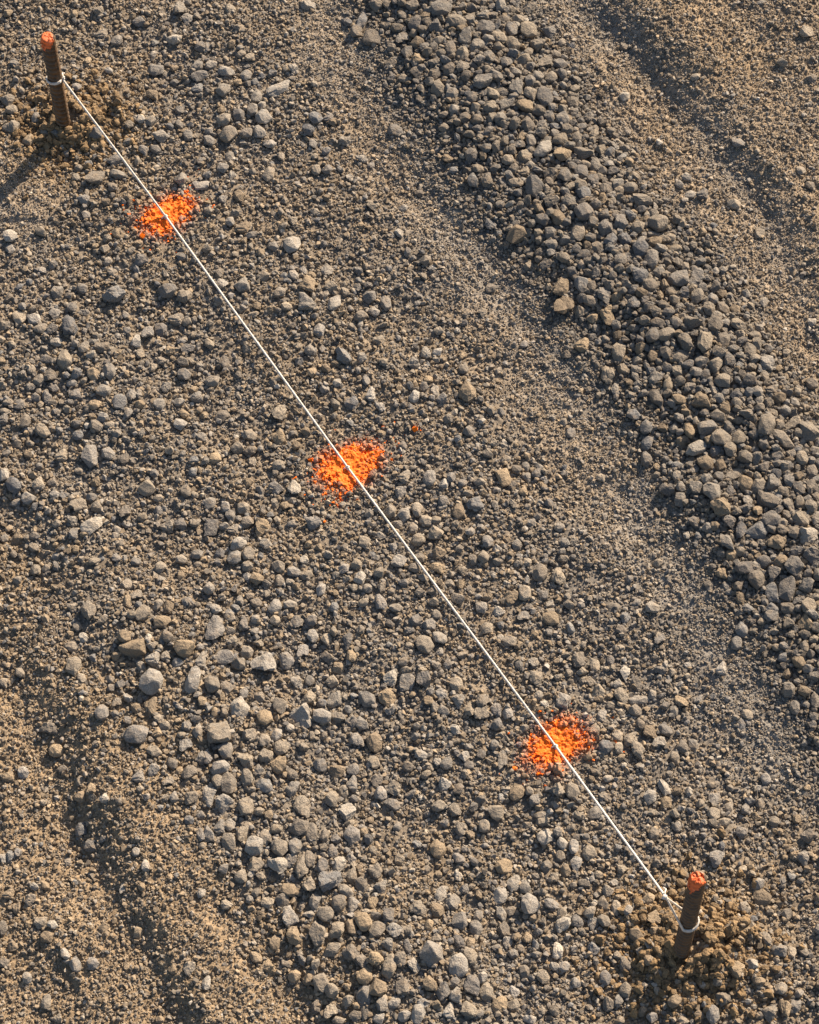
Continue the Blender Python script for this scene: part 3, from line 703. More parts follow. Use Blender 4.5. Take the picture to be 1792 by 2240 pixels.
# --- words that single each stone out
LANDMARKS = [("the upper left stake", STAKE_PX[0][0]), ("the lower right stake", STAKE_PX[1][0]), ("the top paint mark", PIN_PX[0]),
             ("the middle paint mark", PIN_PX[1]), ("the lowest paint mark", PIN_PX[2]),
             ("the top left corner", (0, 0)), ("the top right corner", (1792, 0)), ("the bottom left corner", (0, 2240)),
             ("the bottom right corner", (1792, 2240)), ("the bottom edge's middle", (896, 2240)), ("the top edge's middle", (896, 0)),
             ("the left edge's middle", (0, 1120)), ("the right edge's middle", (1792, 1120)),
             ("the left edge, upper third", (0, 700)), ("the left edge, lower third", (0, 1560)),
             ("the right edge, upper third", (1792, 640)), ("the right edge, lower third", (1792, 1600))]
COLOUR = {'g': "grey", 't': "tan", 'T': "ochre brown", 'b': "blue-grey", 'p': "pale"}
ORD = ["nearest", "second nearest", "third nearest", "fourth nearest", "fifth nearest", "sixth nearest", "seventh nearest", "eighth nearest", "ninth nearest", "tenth nearest",
       "eleventh nearest", "twelfth nearest", "thirteenth nearest", "fourteenth nearest", "fifteenth nearest", "sixteenth nearest", "seventeenth nearest", "eighteenth nearest"]


def direction(du, dv):
    a = math.degrees(math.atan2(-dv, du)) % 360
    return ["right of", "above and right of", "above", "above and left of", "left of", "below and left of", "below", "below and right of"][int((a + 22.5) // 45) % 8]


def stone_labels(items):
    keys = []
    for (u, v, w, h, tone, lean) in items:
        # the ridge is the landmark most of its stones lie on
        lm, p = min(LANDMARKS, key=lambda q: math.hypot(q[1][0] - u, q[1][1] - v))
        d = math.hypot(p[0] - u, p[1] - v)
        r = max(w / h, h / w)
        form = "long" if r > 1.45 or lean else ("squarish" if r < 1.08 else "blunt")
        size = "big" if w * h > 1300 else ("medium" if w * h > 900 else "smaller")
        x, y = unproject(u, v)
        sr, _ = poly_dist(np.array([float(x)]), np.array([float(y)]), RIDGE)
        on = "ridge stone" if abs(sr[0]) < 0.14 else "stone"
        corner = "corner" in lm or "edge" in lm
        rel = "out from" if corner else direction(u - p[0], v - p[1])
        keys.append((f"{size} {COLOUR[tone]} {form} {on}", f"{rel} {lm}", lm, d))
    by = {}
    for i, k in enumerate(keys):
        by.setdefault((k[0], k[1]), []).append(i)
    out = [None] * len(items)
    for (a, place), ids in by.items():
        ids.sort(key=lambda i: keys[i][3])
        for n, i in enumerate(ids):
            lm = keys[i][2]
            if len(ids) == 1:
                out[i] = f"{a}, {place}".replace("out from", "nearest")
            elif place.startswith("out from"):
                out[i] = f"{a}, {ORD[n]} {lm}"
            else:
                out[i] = f"{a}, {place}, {ORD[n]}"
    return out


singles = STONES[:N_SINGLE]
labels = stone_labels(singles)
KEEP = []           # footprints of the big stones
for i, s in enumerate(STONES):
    x, y, z, a, b2, c, yaw, tone = stone_geometry(s)
    KEEP.append((x, y, max(a, b2)))
    if i < N_SINGLE:
        if rng.random() < 0.5:
            p, f = crushed_shape(rng, int(rng.integers(14, 30)), 0.10)
        else:
            p, f = rock_shape(rng, 3, rng.uniform(0.5, 1.0))
        o = link_mesh("stone", p * np.array([a, b2, c]), f, (RIDGE_M if ridge_mask(np.array([x]), np.array([y]))[0] > 0.5 else STONE_M)[tone], smooth_shade=len(f) > 1000)
        o.location = (x, y, z)
        o.rotation_euler = (rng.uniform(-0.12, 0.12), rng.uniform(-0.12, 0.12), yaw)
        tag(o, labels[i], "stone", "larger stones lying in the gravel")
    else:
        GRAVEL.append((x, y, z, a, b2, c, yaw, tone, 0.0))

# ------------------------------------------------------------------ medium gravel, scattered where the photograph has it
def kde(x, y):
    """local crowd of stones read off the photograph"""
    q = np.array([(s[0], s[1], s[2] * s[3]) for s in STONES])
    qx, qy = unproject(q[:, 0], q[:, 1])
    cell = 0.02
    nx, ny = int((GX1 - GX0) / cell) + 1, int((GY1 - GY0) / cell) + 1
    g = np.zeros((ny, nx))
    for X, Y, A in zip(qx, qy, q[:, 2]):
        ix, iy = int((X - GX0) / cell), int((Y - GY0) / cell)
        if 0 <= ix < nx and 0 <= iy < ny:
            g[iy, ix] += A
    k = np.exp(-np.arange(-6, 7) ** 2 / (2 * 2.2 ** 2)); k /= k.sum()
    g = np.apply_along_axis(lambda r: np.convolve(r, k, 'same'), 0, g)
    g = np.apply_along_axis(lambda r: np.convolve(r, k, 'same'), 1, g)
    ix = np.clip(((x - GX0) / cell).astype(int), 0, nx - 1)
    iy = np.clip(((y - GY0) / cell).astype(int), 0, ny - 1)
    return g[iy, ix]


TK = list(TONES)


def scatter_medium():
    N = 110000
    x = rng.uniform(GX0, GX1, N); y = rng.uniform(GY0, GY1, N)
    xr = rng.uniform(-0.2, GX1, 150000); yr = rng.uniform(GY0, GY1, 150000)
    dr, _ = poly_dist(xr, yr, RIDGE)
    okr = rng.random(150000) < np.exp(-((dr - 0.02) / 0.15) ** 4)
    x, y = np.concatenate([x, xr[okr]]), np.concatenate([y, yr[okr]])
    N = len(x)
    f = fine_mask(x, y)
    k = kde(x, y)
    k = k / np.percentile(k, 90)
    sr, _ = poly_dist(x, y, RIDGE)
    ridge = np.exp(-(sr / 0.14) ** 4)
    dens = np.clip(0.16 + 0.85 * k, 0, 1) * (1 - 0.92 * f)
    flank = np.exp(-((sr - 0.14) / 0.06) ** 2)
    dens = np.maximum(dens, np.maximum(1.3 * ridge, 0.9 * flank))
    clump = 0.5 + 0.5 * fbm(x, y, 16, 3, 71)
    dens = dens * np.clip(0.35 + 1.0 * clump + 0.6 * ridge, 0, 1.2)
    ok = rng.random(N) < dens
    x, y, f, ridge, flank = x[ok], y[ok], f[ok], ridge[ok], flank[ok]
    n = len(x)
    size = (0.0028 + 0.0018 * rng.pareto(2.7, n)).clip(0.0028, 0.0085)       # half width in metres
    size = size * (1 - 0.35 * f) * (1 + 0.30 * ridge) * (1 - 0.3 * flank)
    order = np.argsort(-size)
    # keep them from sitting inside one another
    cell = 0.012
    grid = {}
    for X, Y, R in KEEP:
        grid.setdefault((int(X // cell), int(Y // cell)), []).append((X, Y, R))
    sd, _ = poly_dist(x, y, STRING_LINE)
    pm = np.max([paint_field(x, y, i) for i in range(3)], 0)
    pack = 0.74 - 0.12 * np.maximum(ridge, flank)
    got = []
    for i in order:
        R = size[i]
        if abs(sd[i]) < 0.012 and R > 0.005: continue
        if pm[i] > 0.0 and R > 0.0042: continue
        if math.hypot(x[i] - S1[0], y[i] - S1[1]) < 0.018 + R or math.hypot(x[i] - S2[0], y[i] - S2[1]) < 0.018 + R: continue
        cx, cy = int(x[i] // cell), int(y[i] // cell)
        bad = False
        for gx_ in range(cx - 2, cx + 3):
            for gy_ in range(cy - 2, cy + 3):
                for (X, Y, Q) in grid.get((gx_, gy_), ()):
                    if (x[i] - X) ** 2 + (y[i] - Y) ** 2 < (pack[i] * (Q + R)) ** 2:
                        bad = True; break
                if bad: break
            if bad: break
        if bad: continue
        grid.setdefault((cx, cy), []).append((x[i], y[i], R))
        got.append(i)
    got = np.array(got)
    x, y, size = x[got], y[got], size[got]
    z = height(x, y)
    s = soil_mask(x, y)
    for i in range(len(x)):
        a = size[i]
        b2, c = a * rng.uniform(0.7, 1.0), a * rng.uniform(0.55, 0.85)
        p = rng.random()
        tone = 'T' if p < 0.10 + 0.22 * s[i] else ('t' if p < 0.45 + 0.3 * s[i] else ('p' if p > 0.93 else ('b' if p > 0.83 else 'g')))
        GRAVEL.append((x[i], y[i], z[i] + c * rng.uniform(0.3, 0.75), a, b2, c, rng.uniform(0, 6.28), tone, 1.0))


scatter_medium()


# ------------------------------------------------------------------ geometry-node instancing for what nobody could count
def rock_library(name, count, subdiv, mat, seed):
    r = np.random.default_rng(seed)
    lib = bpy.data.collections.new(name)
    for _ in range(count):
        if subdiv == 3 and r.random() > 0.55:
            p, f = rock_shape(r, 3, r.uniform(0.4, 1.0))
        elif subdiv == 3:
            p, f = crushed_shape(r, int(r.integers(12, 26)), 0.10)
        else:
            p, f = crushed_shape(r, int(r.integers(8, 14)))
        o = link_mesh(name + "_piece", p, f, mat, parent=False, smooth_shade=len(f) > 1000)
        lib.objects.link(o)
    return lib


def scatter_object(name, pos, scale, rot, tone, index, lib):
    me = bpy.data.meshes.new(name)
    n = len(pos)
    me.vertices.add(n)
    me.vertices.foreach_set("co", np.asarray(pos, np.float32).ravel())
    for nm, tp, key, arr in (("size", 'FLOAT_VECTOR', "vector", scale), ("turn", 'FLOAT_VECTOR', "vector", rot)):
        a = me.attributes.new(nm, tp, 'POINT')
        a.data.foreach_set(key, np.asarray(arr, np.float32).ravel())
    a = me.attributes.new("tone", 'FLOAT_COLOR', 'POINT')
    a.data.foreach_set("color", np.concatenate([tone, np.ones((n, 1))], 1).astype(np.float32).ravel())
    a = me.attributes.new("pick", 'INT', 'POINT')
    a.data.foreach_set("value", np.asarray(index, np.int32))
    o = bpy.data.objects.new(name, me)
    col.objects.link(o)
    ng = bpy.data.node_groups.new(name + "_nodes", 'GeometryNodeTree')
    ng.interface.new_socket("Geometry", in_out='INPUT', socket_type='NodeSocketGeometry')
    ng.interface.new_socket("Geometry", in_out='OUTPUT', socket_type='NodeSocketGeometry')
    gi, go = ng.nodes.new("NodeGroupInput"), ng.nodes.new("NodeGroupOutput")
    m2p = ng.nodes.new("GeometryNodeMeshToPoints")
    iop = ng.nodes.new("GeometryNodeInstanceOnPoints")
    ci = ng.nodes.new("GeometryNodeCollectionInfo")
    ci.inputs["Collection"].default_value = lib
    ci.inputs["Separate Children"].default_value = True
    ci.inputs["Reset Children"].default_value = True
    iop.inputs["Pick Instance"].default_value = True

    def named(nm, dt):
        q = ng.nodes.new("GeometryNodeInputNamedAttribute")
        q.data_type = dt
        q.inputs["Name"].default_value = nm
        return q.outputs["Attribute"]

    e2r = ng.nodes.new("FunctionNodeEulerToRotation")
    L = ng.links.new
    L(gi.outputs[0], m2p.inputs["Mesh"])
    L(m2p.outputs[0], iop.inputs["Points"])
    L(ci.outputs[0], iop.inputs["Instance"])
    L(named("pick", 'INT'), iop.inputs["Instance Index"])
    L(named("turn", 'FLOAT_VECTOR'), e2r.inputs[0])
    L(e2r.outputs[0], iop.inputs["Rotation"])
    L(named("size", 'FLOAT_VECTOR'), iop.inputs["Scale"])
    L(iop.outputs[0], go.inputs[0])
    md = o.modifiers.new("scatter", 'NODES')
    md.node_group = ng
    return o


def tone_array(keys, r):
    c = np.array([TONES[k] for k in keys])
    return c * r.uniform(0.85, 1.15, (len(c), 1))


def in_paint(x, y):
    return np.max([paint_field(x, y, i) for i in range(3)], 0)



def build_gravel():
    g = GRAVEL
    n = len(g)
    pos = np.array([q[:3] for q in g]); sc = np.array([q[3:6] for q in g])
    roll = np.array([q[8] for q in g])
    rot = np.stack([rng.uniform(-0.5, 0.5, n) * roll + rng.uniform(-0.1, 0.1, n), rng.uniform(-0.5, 0.5, n) * roll + rng.uniform(-0.1, 0.1, n), np.array([q[6] for q in g])], 1)
    lib = rock_library("gravel", 60, 3, GRAVEL_M, 5)
    o = scatter_object("gravel", pos, sc, rot, tone_array([q[7] for q in g], rng) * (1 - 0.22 * ridge_mask(pos[:, 0], pos[:, 1])[:, None]) * np.where(roll > 0, 1.0, 1.08)[:, None], rng.integers(0, 60, n), lib)
    tag(o, "loose grey and tan gravel scattered over the packed ground", kind="stuff")


build_gravel()


def build_grit():
    N = 520000
    x = rng.uniform(GX0, GX1, N); y = rng.uniform(GY0, GY1, N)
    f = fine_mask(x, y); s = soil_mask(x, y)
    clump = 0.5 + 0.5 * fbm(x, y, 30, 3, 81)
    dens = np.clip(0.45 + 0.65 * clump - 0.15 * f * (1 - s), 0.15, 1)
    pm = in_paint(x, y)
    dens = np.where(pm > 0.70, 0.04 * dens, np.where(pm > 0.35, 0.3 * dens, dens))
    for sx, sy in (S1, S2):
        dens = np.where(np.hypot(x - sx, y - sy) < 0.0165, 0, dens)
    # the packed strips carry a finer, closer grit
    M = 260000
    xf = rng.uniform(GX0, GX1, M); yf = rng.uniform(GY0, GY1, M)
    okf = (rng.random(M) < fine_mask(xf, yf)) & (in_paint(xf, yf) < 0.35)
    xf, yf = xf[okf], yf[okf]
    ok = rng.random(N) < dens * 0.9
    x, y, f, s, pm = x[ok], y[ok], f[ok], s[ok], pm[ok]
    n = len(x)
    size = (0.00135 + 0.0012 * rng.pareto(2.6, n)).clip(0.0012, 0.0050) * (1 - 0.22 * f)
    nf = len(xf)
    size = np.concatenate([size, rng.uniform(0.0009, 0.0019, nf)])
    x, y = np.concatenate([x, xf]), np.concatenate([y, yf])
    s = np.concatenate([s, soil_mask(xf, yf)]); pm = np.concatenate([pm, in_paint(xf, yf)])
    n += nf
    sc = np.stack([size, size * rng.uniform(0.65, 1, n), size * rng.uniform(0.5, 0.9, n)], 1)
    z = height(x, y) + sc[:, 2] * rng.uniform(0.15, 1.15, n)
    rot = np.stack([rng.uniform(-0.6, 0.6, n), rng.uniform(-0.6, 0.6, n), rng.uniform(0, 6.28, n)], 1)
    grey, tan, brown, pale = (np.array(TONES[k]) for k in 'gtTp')
    p = rng.random((n, 1))
    sm = s[:, None]
    c = np.where(p < 0.15 + 0.50 * sm, brown * 0.95, np.where(p < 0.55 + 0.35 * sm, tan, np.where(p > 0.95, pale, grey)))
    c = np.where((p > 0.90) & (rng.random((n, 1)) < 0.5), 0.5 * grey, c)
    c = c * rng.uniform(0.68, 1.32, (n, 1)) * (1 + 0.16 * fine_mask(x, y)[:, None]) * (1 - 0.34 * ridge_mask(x, y)[:, None])  # grit on the sand is brightened in colour too, against the ridge's shade
    painted = rng.random(n) < np.where(pm > -1.4, 0.055 * np.clip(1.4 + pm, 0, 1), 0)
    c[painted] = ORANGE * rng.uniform(0.8, 1.1, (painted.sum(), 1))
    lib = rock_library("grit", 30, 2, GRIT_M, 6)
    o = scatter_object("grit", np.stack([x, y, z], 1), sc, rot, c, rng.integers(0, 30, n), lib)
    tag(o, "fine grit and crumbs of soil covering the ground", kind="stuff")


build_grit()


def build_clods():
    """brown crumbs of soil thrown up round the two stakes"""
    P = []
    for (sx, sy), spread, n in ((S1, 0.080, 3200), (S2, 0.090, 5200)):
        a = rng.uniform(0, 6.28, n); r = 0.02 + spread * np.abs(rng.normal(0, 0.55, n))
        P.append(np.stack([sx + r * np.cos(a) * 1.15 + 0.012, sy + r * np.sin(a)], 1))
    P = np.concatenate(P)
    x, y = P[:, 0], P[:, 1]
    n = len(x)
    size = (0.0019 + 0.0016 * rng.pareto(2.5, n)).clip(0.0016, 0.0075)
    sc = np.stack([size, size * rng.uniform(0.7, 1, n), size * rng.uniform(0.6, 0.95, n)], 1)
    z = height(x, y) + sc[:, 2] * rng.uniform(0.2, 0.8, n) + 0.006 * rng.random(n) * np.exp(-(np.minimum(np.hypot(x - S1[0], y - S1[1]), np.hypot(x - S2[0], y - S2[1])) / 0.06) ** 2)
    rot = rng.uniform(-0.7, 0.7, (n, 3)) + np.array([0, 0, 1.0]) * rng.uniform(0, 6.28, (n, 1))
    c = np.array([0.250, 0.172, 0.092]) * rng.uniform(0.7, 1.2, (n, 1))
    lib = rock_library("soil_clods", 16, 3, GRAVEL_M, 9)
    o = scatter_object("soil_clods", np.stack([x, y, z], 1), sc, rot, c, rng.integers(0, 16, n), lib)
    tag(o, "brown crumbs of dug soil heaped round the stakes", kind="stuff")


build_clods()


# ------------------------------------------------------------------ orange paint marks
def build_paint(i, label):
    cx, cy = PINS[i]
    st, half = 0.0007, 0.090
    q = np.arange(-half, half + st / 2, st)
    X, Y = np.meshgrid(cx + q, cy + q)
    F = paint_field(X, Y, i)
    crumb = fbm(X, Y, 260, 3, 91 + i, 0.6)
    speck = fbm(X, Y, 420, 2, 95 + i, 0.6)
    centre = np.hypot(X - cx, Y - cy)
    core = np.exp(-(centre / 0.020) ** 2)
    # streaks thrown outwards from the can
    ang = np.arctan2(Y - cy, X - cx)
    ray = vnoise(ang * 9.0, centre * 25, 97 + i)
    mask = F + 0.30 * crumb * (1 - 0.7 * core) + 0.30 * speck + 0.42 * ray * (1 - core) > 0.24 - 0.6 * core
    grain = np.maximum(fbm(X, Y, 300, 3, 92 + i, 0.65), -0.25)
    ridge = 1 - smooth(0.0, 0.006, np.abs((X - cx) * math.sin(math.radians(32)) - (Y - cy) * math.cos(math.radians(32))))
    Zp = height(X, Y) + 0.0024 + 0.0010 * grain * (1 - 0.75 * core) + 0.0025 * ridge * smooth(0.004, 0.02, centre) * smooth(0.07, 0.03, centre)
    Zp = Zp - 0.006 * np.exp(-(np.hypot(X - cx + 0.006, Y - cy - 0.0005) / 0.0035) ** 2)      # the hole the tie goes into
    m = mask[:-1, :-1] & mask[1:, :-1] & mask[:-1, 1:] & mask[1:, 1:]
    n = len(q)
    idx = np.arange(n * n).reshape(n, n)
    Fc = np.stack([idx[:-1, :-1], idx[:-1, 1:], idx[1:, 1:], idx[1:, :-1]], -1)[m]
    used, inv = np.unique(Fc, return_inverse=True)
    V = np.stack([X, Y, Zp], -1).reshape(-1, 3)[used]
    Fc = inv.reshape(-1, 4)
    # give the crust thickness: a skirt pushed into the ground
    e = np.concatenate([Fc[:, [0, 1]], Fc[:, [1, 2]], Fc[:, [2, 3]], Fc[:, [3, 0]]])
    key = np.sort(e, 1)
    _, first, cnt = np.unique(key[:, 0].astype(np.int64) * (len(V) + 1) + key[:, 1], return_index=True, return_counts=True)
    rim = e[first[cnt == 1]]
    low = V.copy(); low[:, 2] -= 0.004
    nv = len(V)
    skirt = np.stack([rim[:, 0], rim[:, 0] + nv, rim[:, 1] + nv, rim[:, 1]], 1)
    V2 = np.concatenate([V, low]); F2 = np.concatenate([Fc, skirt])
    u2, inv2 = np.unique(F2, return_inverse=True)
    o = link_mesh("paint_mark", V2[u2] - np.array([cx, cy, 0]), inv2.reshape(-1, 4), PAINT_M)
    o.location = (cx, cy, 0)
    tag(o, label, "paint mark", "orange paint marks along the string")


build_paint(0, "orange spray paint splash on the gravel nearest the upper left stake")
build_paint(1, "orange spray paint splash on the gravel, middle one of three under the string")
build_paint(2, "orange spray paint splash on the gravel nearest the lower right stake")


# ------------------------------------------------------------------ rebar stakes
def frame(axis, ref=(0, -1, 0.2)):
    a = np.array(axis) / np.linalg.norm(axis)
    r = np.array(ref, float); r = r - a * (r @ a); r /= np.linalg.norm(r)
    return a, r, np.cross(a, r)


R_BAR = 0.0124
STAKES = []


def build_stake(i, label, seed, ribbed):
    (bu, bv), (tu, tv) = STAKE_PX[i]
    bx, by, bz = hit(bu, bv)
    B = np.array([bx, by, bz], float)
    # the point of the top's sight line that lies closest to plumb over the base
    a, b2 = (tu - CU) / FPX, (CV - tv) / FPX
    d = np.array([a, cD + b2 * sD, -sD + b2 * cD]); d /= np.linalg.norm(d)
    w0 = CAM - B
    zc = np.array([0, 0, 1.0])
    k = d @ zc
    t = (k * (w0 @ zc) - (w0 @ d)) / (1 - k * k)
    T = CAM + d * t
    ax, e1, e2 = frame(T - B)
    L = np.linalg.norm(T - B)
    root = bpy.data.objects.new("rebar_stake", None)
    root.empty_display_size = 0.02
    root.location = B
    col.objects.link(root)
    tag(root, label, "stake", "rebar stakes holding the string")
    nt_, nz = 72, 460
    th = np.linspace(0, 2 * math.pi, nt_, endpoint=False)
    zz = np.linspace(-0.07, L, nz)
    TH, ZZ = np.meshgrid(th, zz)

    def radius(TH, ZZ, rib_highlight=False):
        pitch = 0.0108
        side = np.cos(TH + 0.5)                               # lengthwise ribs at the two places where this crosses zero
        u = (TH + 0.5 + math.pi / 2) % math.pi                # 0..pi across each face
        cres = np.sin(u)
        ph = ((ZZ / pitch + 0.55 * u / math.pi * np.where(side > 0, 1, -1)) % 1.0) - 0.5
        rib = np.exp(-(ph / 0.15) ** 2) * np.clip(cres * 1.35, 0, 1) ** 0.7
        lon = np.exp(-(np.minimum(u, math.pi - u) / 0.13) ** 2)
        dirt = 0.00022 * fbm(TH * 3, ZZ * 300, 1.0, 3, seed)
        if rib_highlight: return np.clip(0.75 * rib + 0.5 * lon, 0, 0.8)  # strength of the highlight painted along the ribs
        return R_BAR * 0.83 + (0.0026 if ribbed else 0.0021) * rib + 0.0012 * lon + dirt

    def surf(TH, ZZ, extra=0.0):
        R = radius(TH, ZZ) + extra
        # worn, hammered top edge
        R = R - 0.0020 * smooth(L - 0.003, L, ZZ)
        return ZZ[..., None] * ax + (R * np.cos(TH))[..., None] * e1 + (R * np.sin(TH))[..., None] * e2

    P = surf(TH, ZZ).reshape(-1, 3)
    idx = np.arange(nt_ * nz).reshape(nz, nt_)
    nx = np.roll(idx, -1, 1)
    F = np.stack([idx[:-1], nx[:-1], nx[1:], idx[1:]], -1).reshape(-1, 4)
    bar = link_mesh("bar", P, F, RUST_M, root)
    hl_attr = bar.data.attributes.new("rib_highlight", 'FLOAT', 'POINT')
    hl_attr.data.foreach_set("value", radius(TH, ZZ, True).ravel().astype(np.float32))
    # painted tip: coat over the top 3 cm with a ragged lower edge, and the burred end face
    nt2, nz2 = 96, 60
    th2 = np.linspace(0, 2 * math.pi, nt2, endpoint=False)
    z2 = np.linspace(L - 0.060, L, nz2)
    TH2, ZZ2 = np.meshgrid(th2, z2)
    P2 = surf(TH2, ZZ2, 0.00045)
    face_side = 0.5 + 0.5 * np.cos(TH2 + (0.7 if i == 0 else 0.9))
    edge = L - 0.003 - 0.020 * face_side ** 2 - 0.010 * fbm(np.cos(TH2) * 2.2, np.sin(TH2) * 2.2 + seed, 1.0, 3, seed + 3) + 0.012 * (fbm(np.cos(TH2) * 9, ZZ2 * 160, 1.0, 2, seed + 4) > 0.55)
    on = ZZ2 > edge
    idx2 = np.arange(nt2 * nz2).reshape(nz2, nt2)
    nx2 = np.roll(idx2, -1, 1)
    F2 = np.stack([idx2[:-1], nx2[:-1], nx2[1:], idx2[1:]], -1)
    keep = on[:-1] & np.roll(on, -1, 1)[:-1]
    F2 = F2[keep]
    # end face: rings towards a rough middle
    rings = [P2[-1]]
    ctr = L * ax
    rr = np.random.default_rng(seed)
    for k, fr in enumerate((0.86, 0.6, 0.3, 0.05)):
        ring = ctr + (P2[-1] - ctr) * fr
        bump = fbm(np.cos(th2) * fr * 2.5, np.sin(th2) * fr * 2.5 + seed, 1.0, 3, seed + 8)
        ring = ring + ax * (0.0010 + (0.0034 if i else 0.0012) * bump * (1 if fr > 0.2 else 0.3))[:, None]
        rings.append(ring)
    base = nt2 * nz2
    V = [P2.reshape(-1, 3)] + rings[1:]
    Fr = []
    prev = idx2[-1]
    for k in range(4):
        cur = base + k * nt2 + np.arange(nt2)
        Fr.append(np.stack([prev, np.roll(prev, -1), np.roll(cur, -1), cur], -1))
        prev = cur
    F2 = np.concatenate([F2] + Fr)
    V = np.concatenate(V)
    used, inv = np.unique(F2, return_inverse=True)
    tag(link_mesh("paint_coat", V[used], inv.reshape(-1, 4), TIP_M, root), "chipped orange paint over the top end of the bar")
    STAKES.append((B, ax, e1, e2, L))


build_stake(0, "rusty rebar stake with chipped orange tip at the string's upper left end", 3, False)
build_stake(1, "ribbed dark rebar stake with lumpy orange tip at the string's lower right end", 11, True)


# ------------------------------------------------------------------ the string
def sweep(name, pts, r, parent=None, twist=0.0, closed=False, nseg=12, lobes=3, depth=0.30):
    P = np.array(pts, float)
    # even steps along the path
    seg = np.linalg.norm(np.diff(P, axis=0), axis=1)
    s = np.concatenate([[0], np.cumsum(seg)])
    n = max(int(s[-1] / (0.0014 if twist else 0.0009)), 12)
    t = np.linspace(0, s[-1], n)
    Q = np.stack([np.interp(t, s, P[:, k]) for k in range(3)], 1)
    tan = np.gradient(Q, axis=0); tan /= np.linalg.norm(tan, axis=1)[:, None]
    up = np.array([0, 0, 1.0])
    n1 = np.cross(tan, up); bad = np.linalg.norm(n1, axis=1) < 1e-3
    n1[bad] = np.array([1, 0, 0])
    n1 /= np.linalg.norm(n1, axis=1)[:, None]
    n2 = np.cross(n1, tan)
    a = np.linspace(0, 2 * math.pi, nseg, endpoint=False)
    A = a[None, :] + 0 * t[:, None]
    R = r * (1 - depth + depth * 1.2 * np.abs(np.cos(1.5 * (A + twist * t[:, None])))) if twist else r * np.ones_like(A)
    V = Q[:, None, :] + R[..., None] * (np.cos(A)[..., None] * n1[:, None, :] + np.sin(A)[..., None] * n2[:, None, :])
    idx = np.arange(n * nseg).reshape(n, nseg)
    nx = np.roll(idx, -1, 1)
    F = np.stack([idx[:-1], nx[:-1], nx[1:], idx[1:]], -1).reshape(-1, 4)
    caps = np.concatenate([np.stack([idx[e][0] + 0 * np.arange(1, nseg - 2, 2), idx[e][np.arange(1, nseg - 2, 2)], idx[e][np.arange(2, nseg - 1, 2)], idx[e][np.arange(3, nseg, 2)]], 1) for e in (0, -1)])
    return link_mesh(name, V.reshape(-1, 3), np.concatenate([F, caps]), CORD_M, parent)


R_CORD = 0.00185


def pixel_point(u, v, z):
    x, y = unproject(u, v, z)
    return np.array([float(x), float(y), float(z)])


def closest_on_sight(u, v, B, ax):
    """point of a sight line that passes closest to a stake's axis"""
    a, b2 = (u - CU) / FPX, (CV - v) / FPX
    d = np.array([a, cD + b2 * sD, -sD + b2 * cD]); d /= np.linalg.norm(d)
    w0 = CAM - B
    k = d @ ax
    t = (k * (w0 @ ax) - (w0 @ d)) / (1 - k * k)
    return CAM + d * t


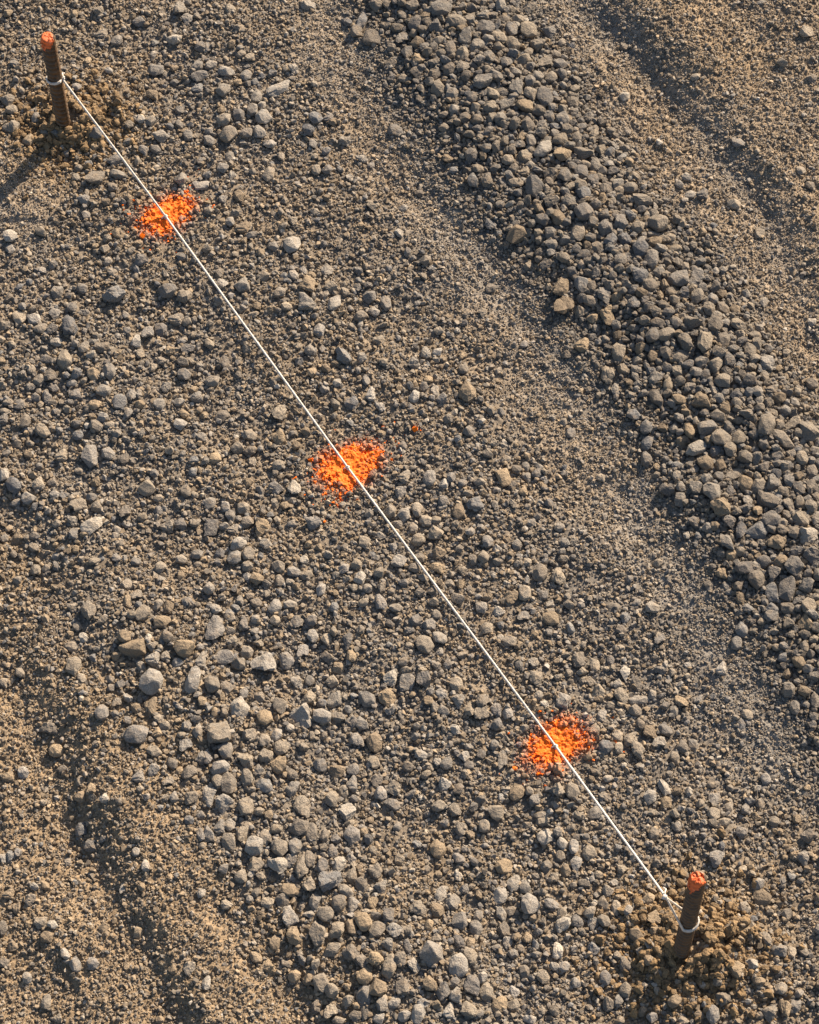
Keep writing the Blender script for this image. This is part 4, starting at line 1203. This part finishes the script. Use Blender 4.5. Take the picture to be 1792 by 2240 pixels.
def build_string():
    pins = []
    for (u, v) in PIN_PX:
        x, y, z = hit(u, v, 0.0055)
        pins.append(np.array([float(x), float(y), float(z)]))
    k1 = closest_on_sight(135, 171, STAKES[0][0], STAKES[0][1])
    k2 = closest_on_sight(1457, 1963, STAKES[1][0], STAKES[1][1])
    # the knots stand off the bars on the side of the pull
    path = [k1, pins[0]]
    for a, b2, (pa, pb) in ((0, 1, (PIN_PX[0], PIN_PX[1])), (1, 2, (PIN_PX[1], PIN_PX[2]))):
        for t in np.linspace(0, 1, 26)[1:-1]:
            u, v = pa[0] + (pb[0] - pa[0]) * t, pa[1] + (pb[1] - pa[1]) * t
            zl = pins[a][2] + (pins[b2][2] - pins[a][2]) * t
            x, y = unproject(u, v, zl)
            zg = float(macro(np.array([float(x)]), np.array([float(y)]))[0])
            z = max(zl, zg + 0.006) + 0.006 * math.sin(math.pi * t) ** 0.5
            path.append(pixel_point(u, v, z))
        path.append(pins[b2])
    path.append(k2)
    # smooth the heights lightly
    P = np.array(path)
    root = sweep("string", P, R_CORD, None, twist=520.0)
    tag(root, "taut white twisted string running from stake to stake over the orange marks", "string")
    root["kind"] = "thing"
    # loops round the stakes
    for i, knot in ((0, k1), (1, k2)):
        B, ax, e1, e2, L = STAKES[i]
        # height on the bar and the direction of the pull
        tz = (knot - B) @ ax if i == 0 else (closest_on_sight(1506, 2016, B, ax) - B) @ ax
        c = B + ax * tz
        pull = knot - c; pull = pull - ax * (pull @ ax)
        pd = np.linalg.norm(pull)
        if pd < 1e-6:
            pull = np.array([1.0, 0, 0]); pd = 1
        pdir = pull / pd
        side = np.cross(ax, pdir)
        rr = R_BAR + R_CORD * 0.8
        for w in range(2):
            dz = [0.0, 0.0030 if i == 0 else 0.0046][w]
            open_a = math.radians(62 if i == 0 else 70)
            arc = []
            for a in np.linspace(open_a, 2 * math.pi - open_a, 40):
                wob = 0.0012 * math.sin(2 * a + i) + 0.0025 * math.cos(a) * (1 if i == 0 else -1)
                arc.append(c + rr * (math.cos(a) * pdir + math.sin(a) * side) + ax * (wob + dz + (0.006 * a / 6.28 if i == 0 else -0.004 * a / 6.28)))
            loop = [knot] + arc + [knot]
            sweep("loop", loop, R_CORD * 0.74, root, twist=620.0)
        # the loose end left over from the knot
        o1 = side * (1 if i == 0 else -1)
        end = [knot, knot + 0.006 * o1 + 0.003 * pdir, knot + 0.013 * o1 + 0.002 * pdir - 0.004 * ax, knot + 0.017 * o1 + 0.006 * pdir - 0.010 * ax]
        sweep("loose_end", end, R_CORD * 0.6, root, twist=620.0)
        wrap = [knot - pdir * 0.001 + R_CORD * 1.35 * (math.cos(a) * side + math.sin(a) * ax) + pdir * 0.0055 * a / 18.85 for a in np.linspace(0, 18.85, 60)]
        sweep("knot", wrap, R_CORD * 0.6, root)
    # the small knots where the string is tied down in the paint
    for j, p in enumerate(pins):
        d = np.array(path[1]) - np.array(path[0]); d /= np.linalg.norm(d)
        dirn = np.array([math.cos(math.radians(-55)), math.sin(math.radians(-55)), 0])
        across = np.array([-dirn[1], dirn[0], 0]); up = np.array([0, 0, 1.0])
        ring = [p + dirn * (0.0022 * math.sin(a * 0.5)) + (R_CORD * 1.25) * (math.cos(a) * across + math.sin(a) * up) for a in np.linspace(0, 4 * math.pi, 48)]
        sweep("knot", ring, R_CORD * 0.75, root)
        tail = [p + np.array([0, 0, 0.001]), p + np.array([-0.003, -0.0006, 0.0016]), p + np.array([-0.0058, -0.001, -0.001]), p + np.array([-0.007, -0.001, -0.008])]
        sweep("tie", tail, R_CORD * 0.6, root)


build_string()
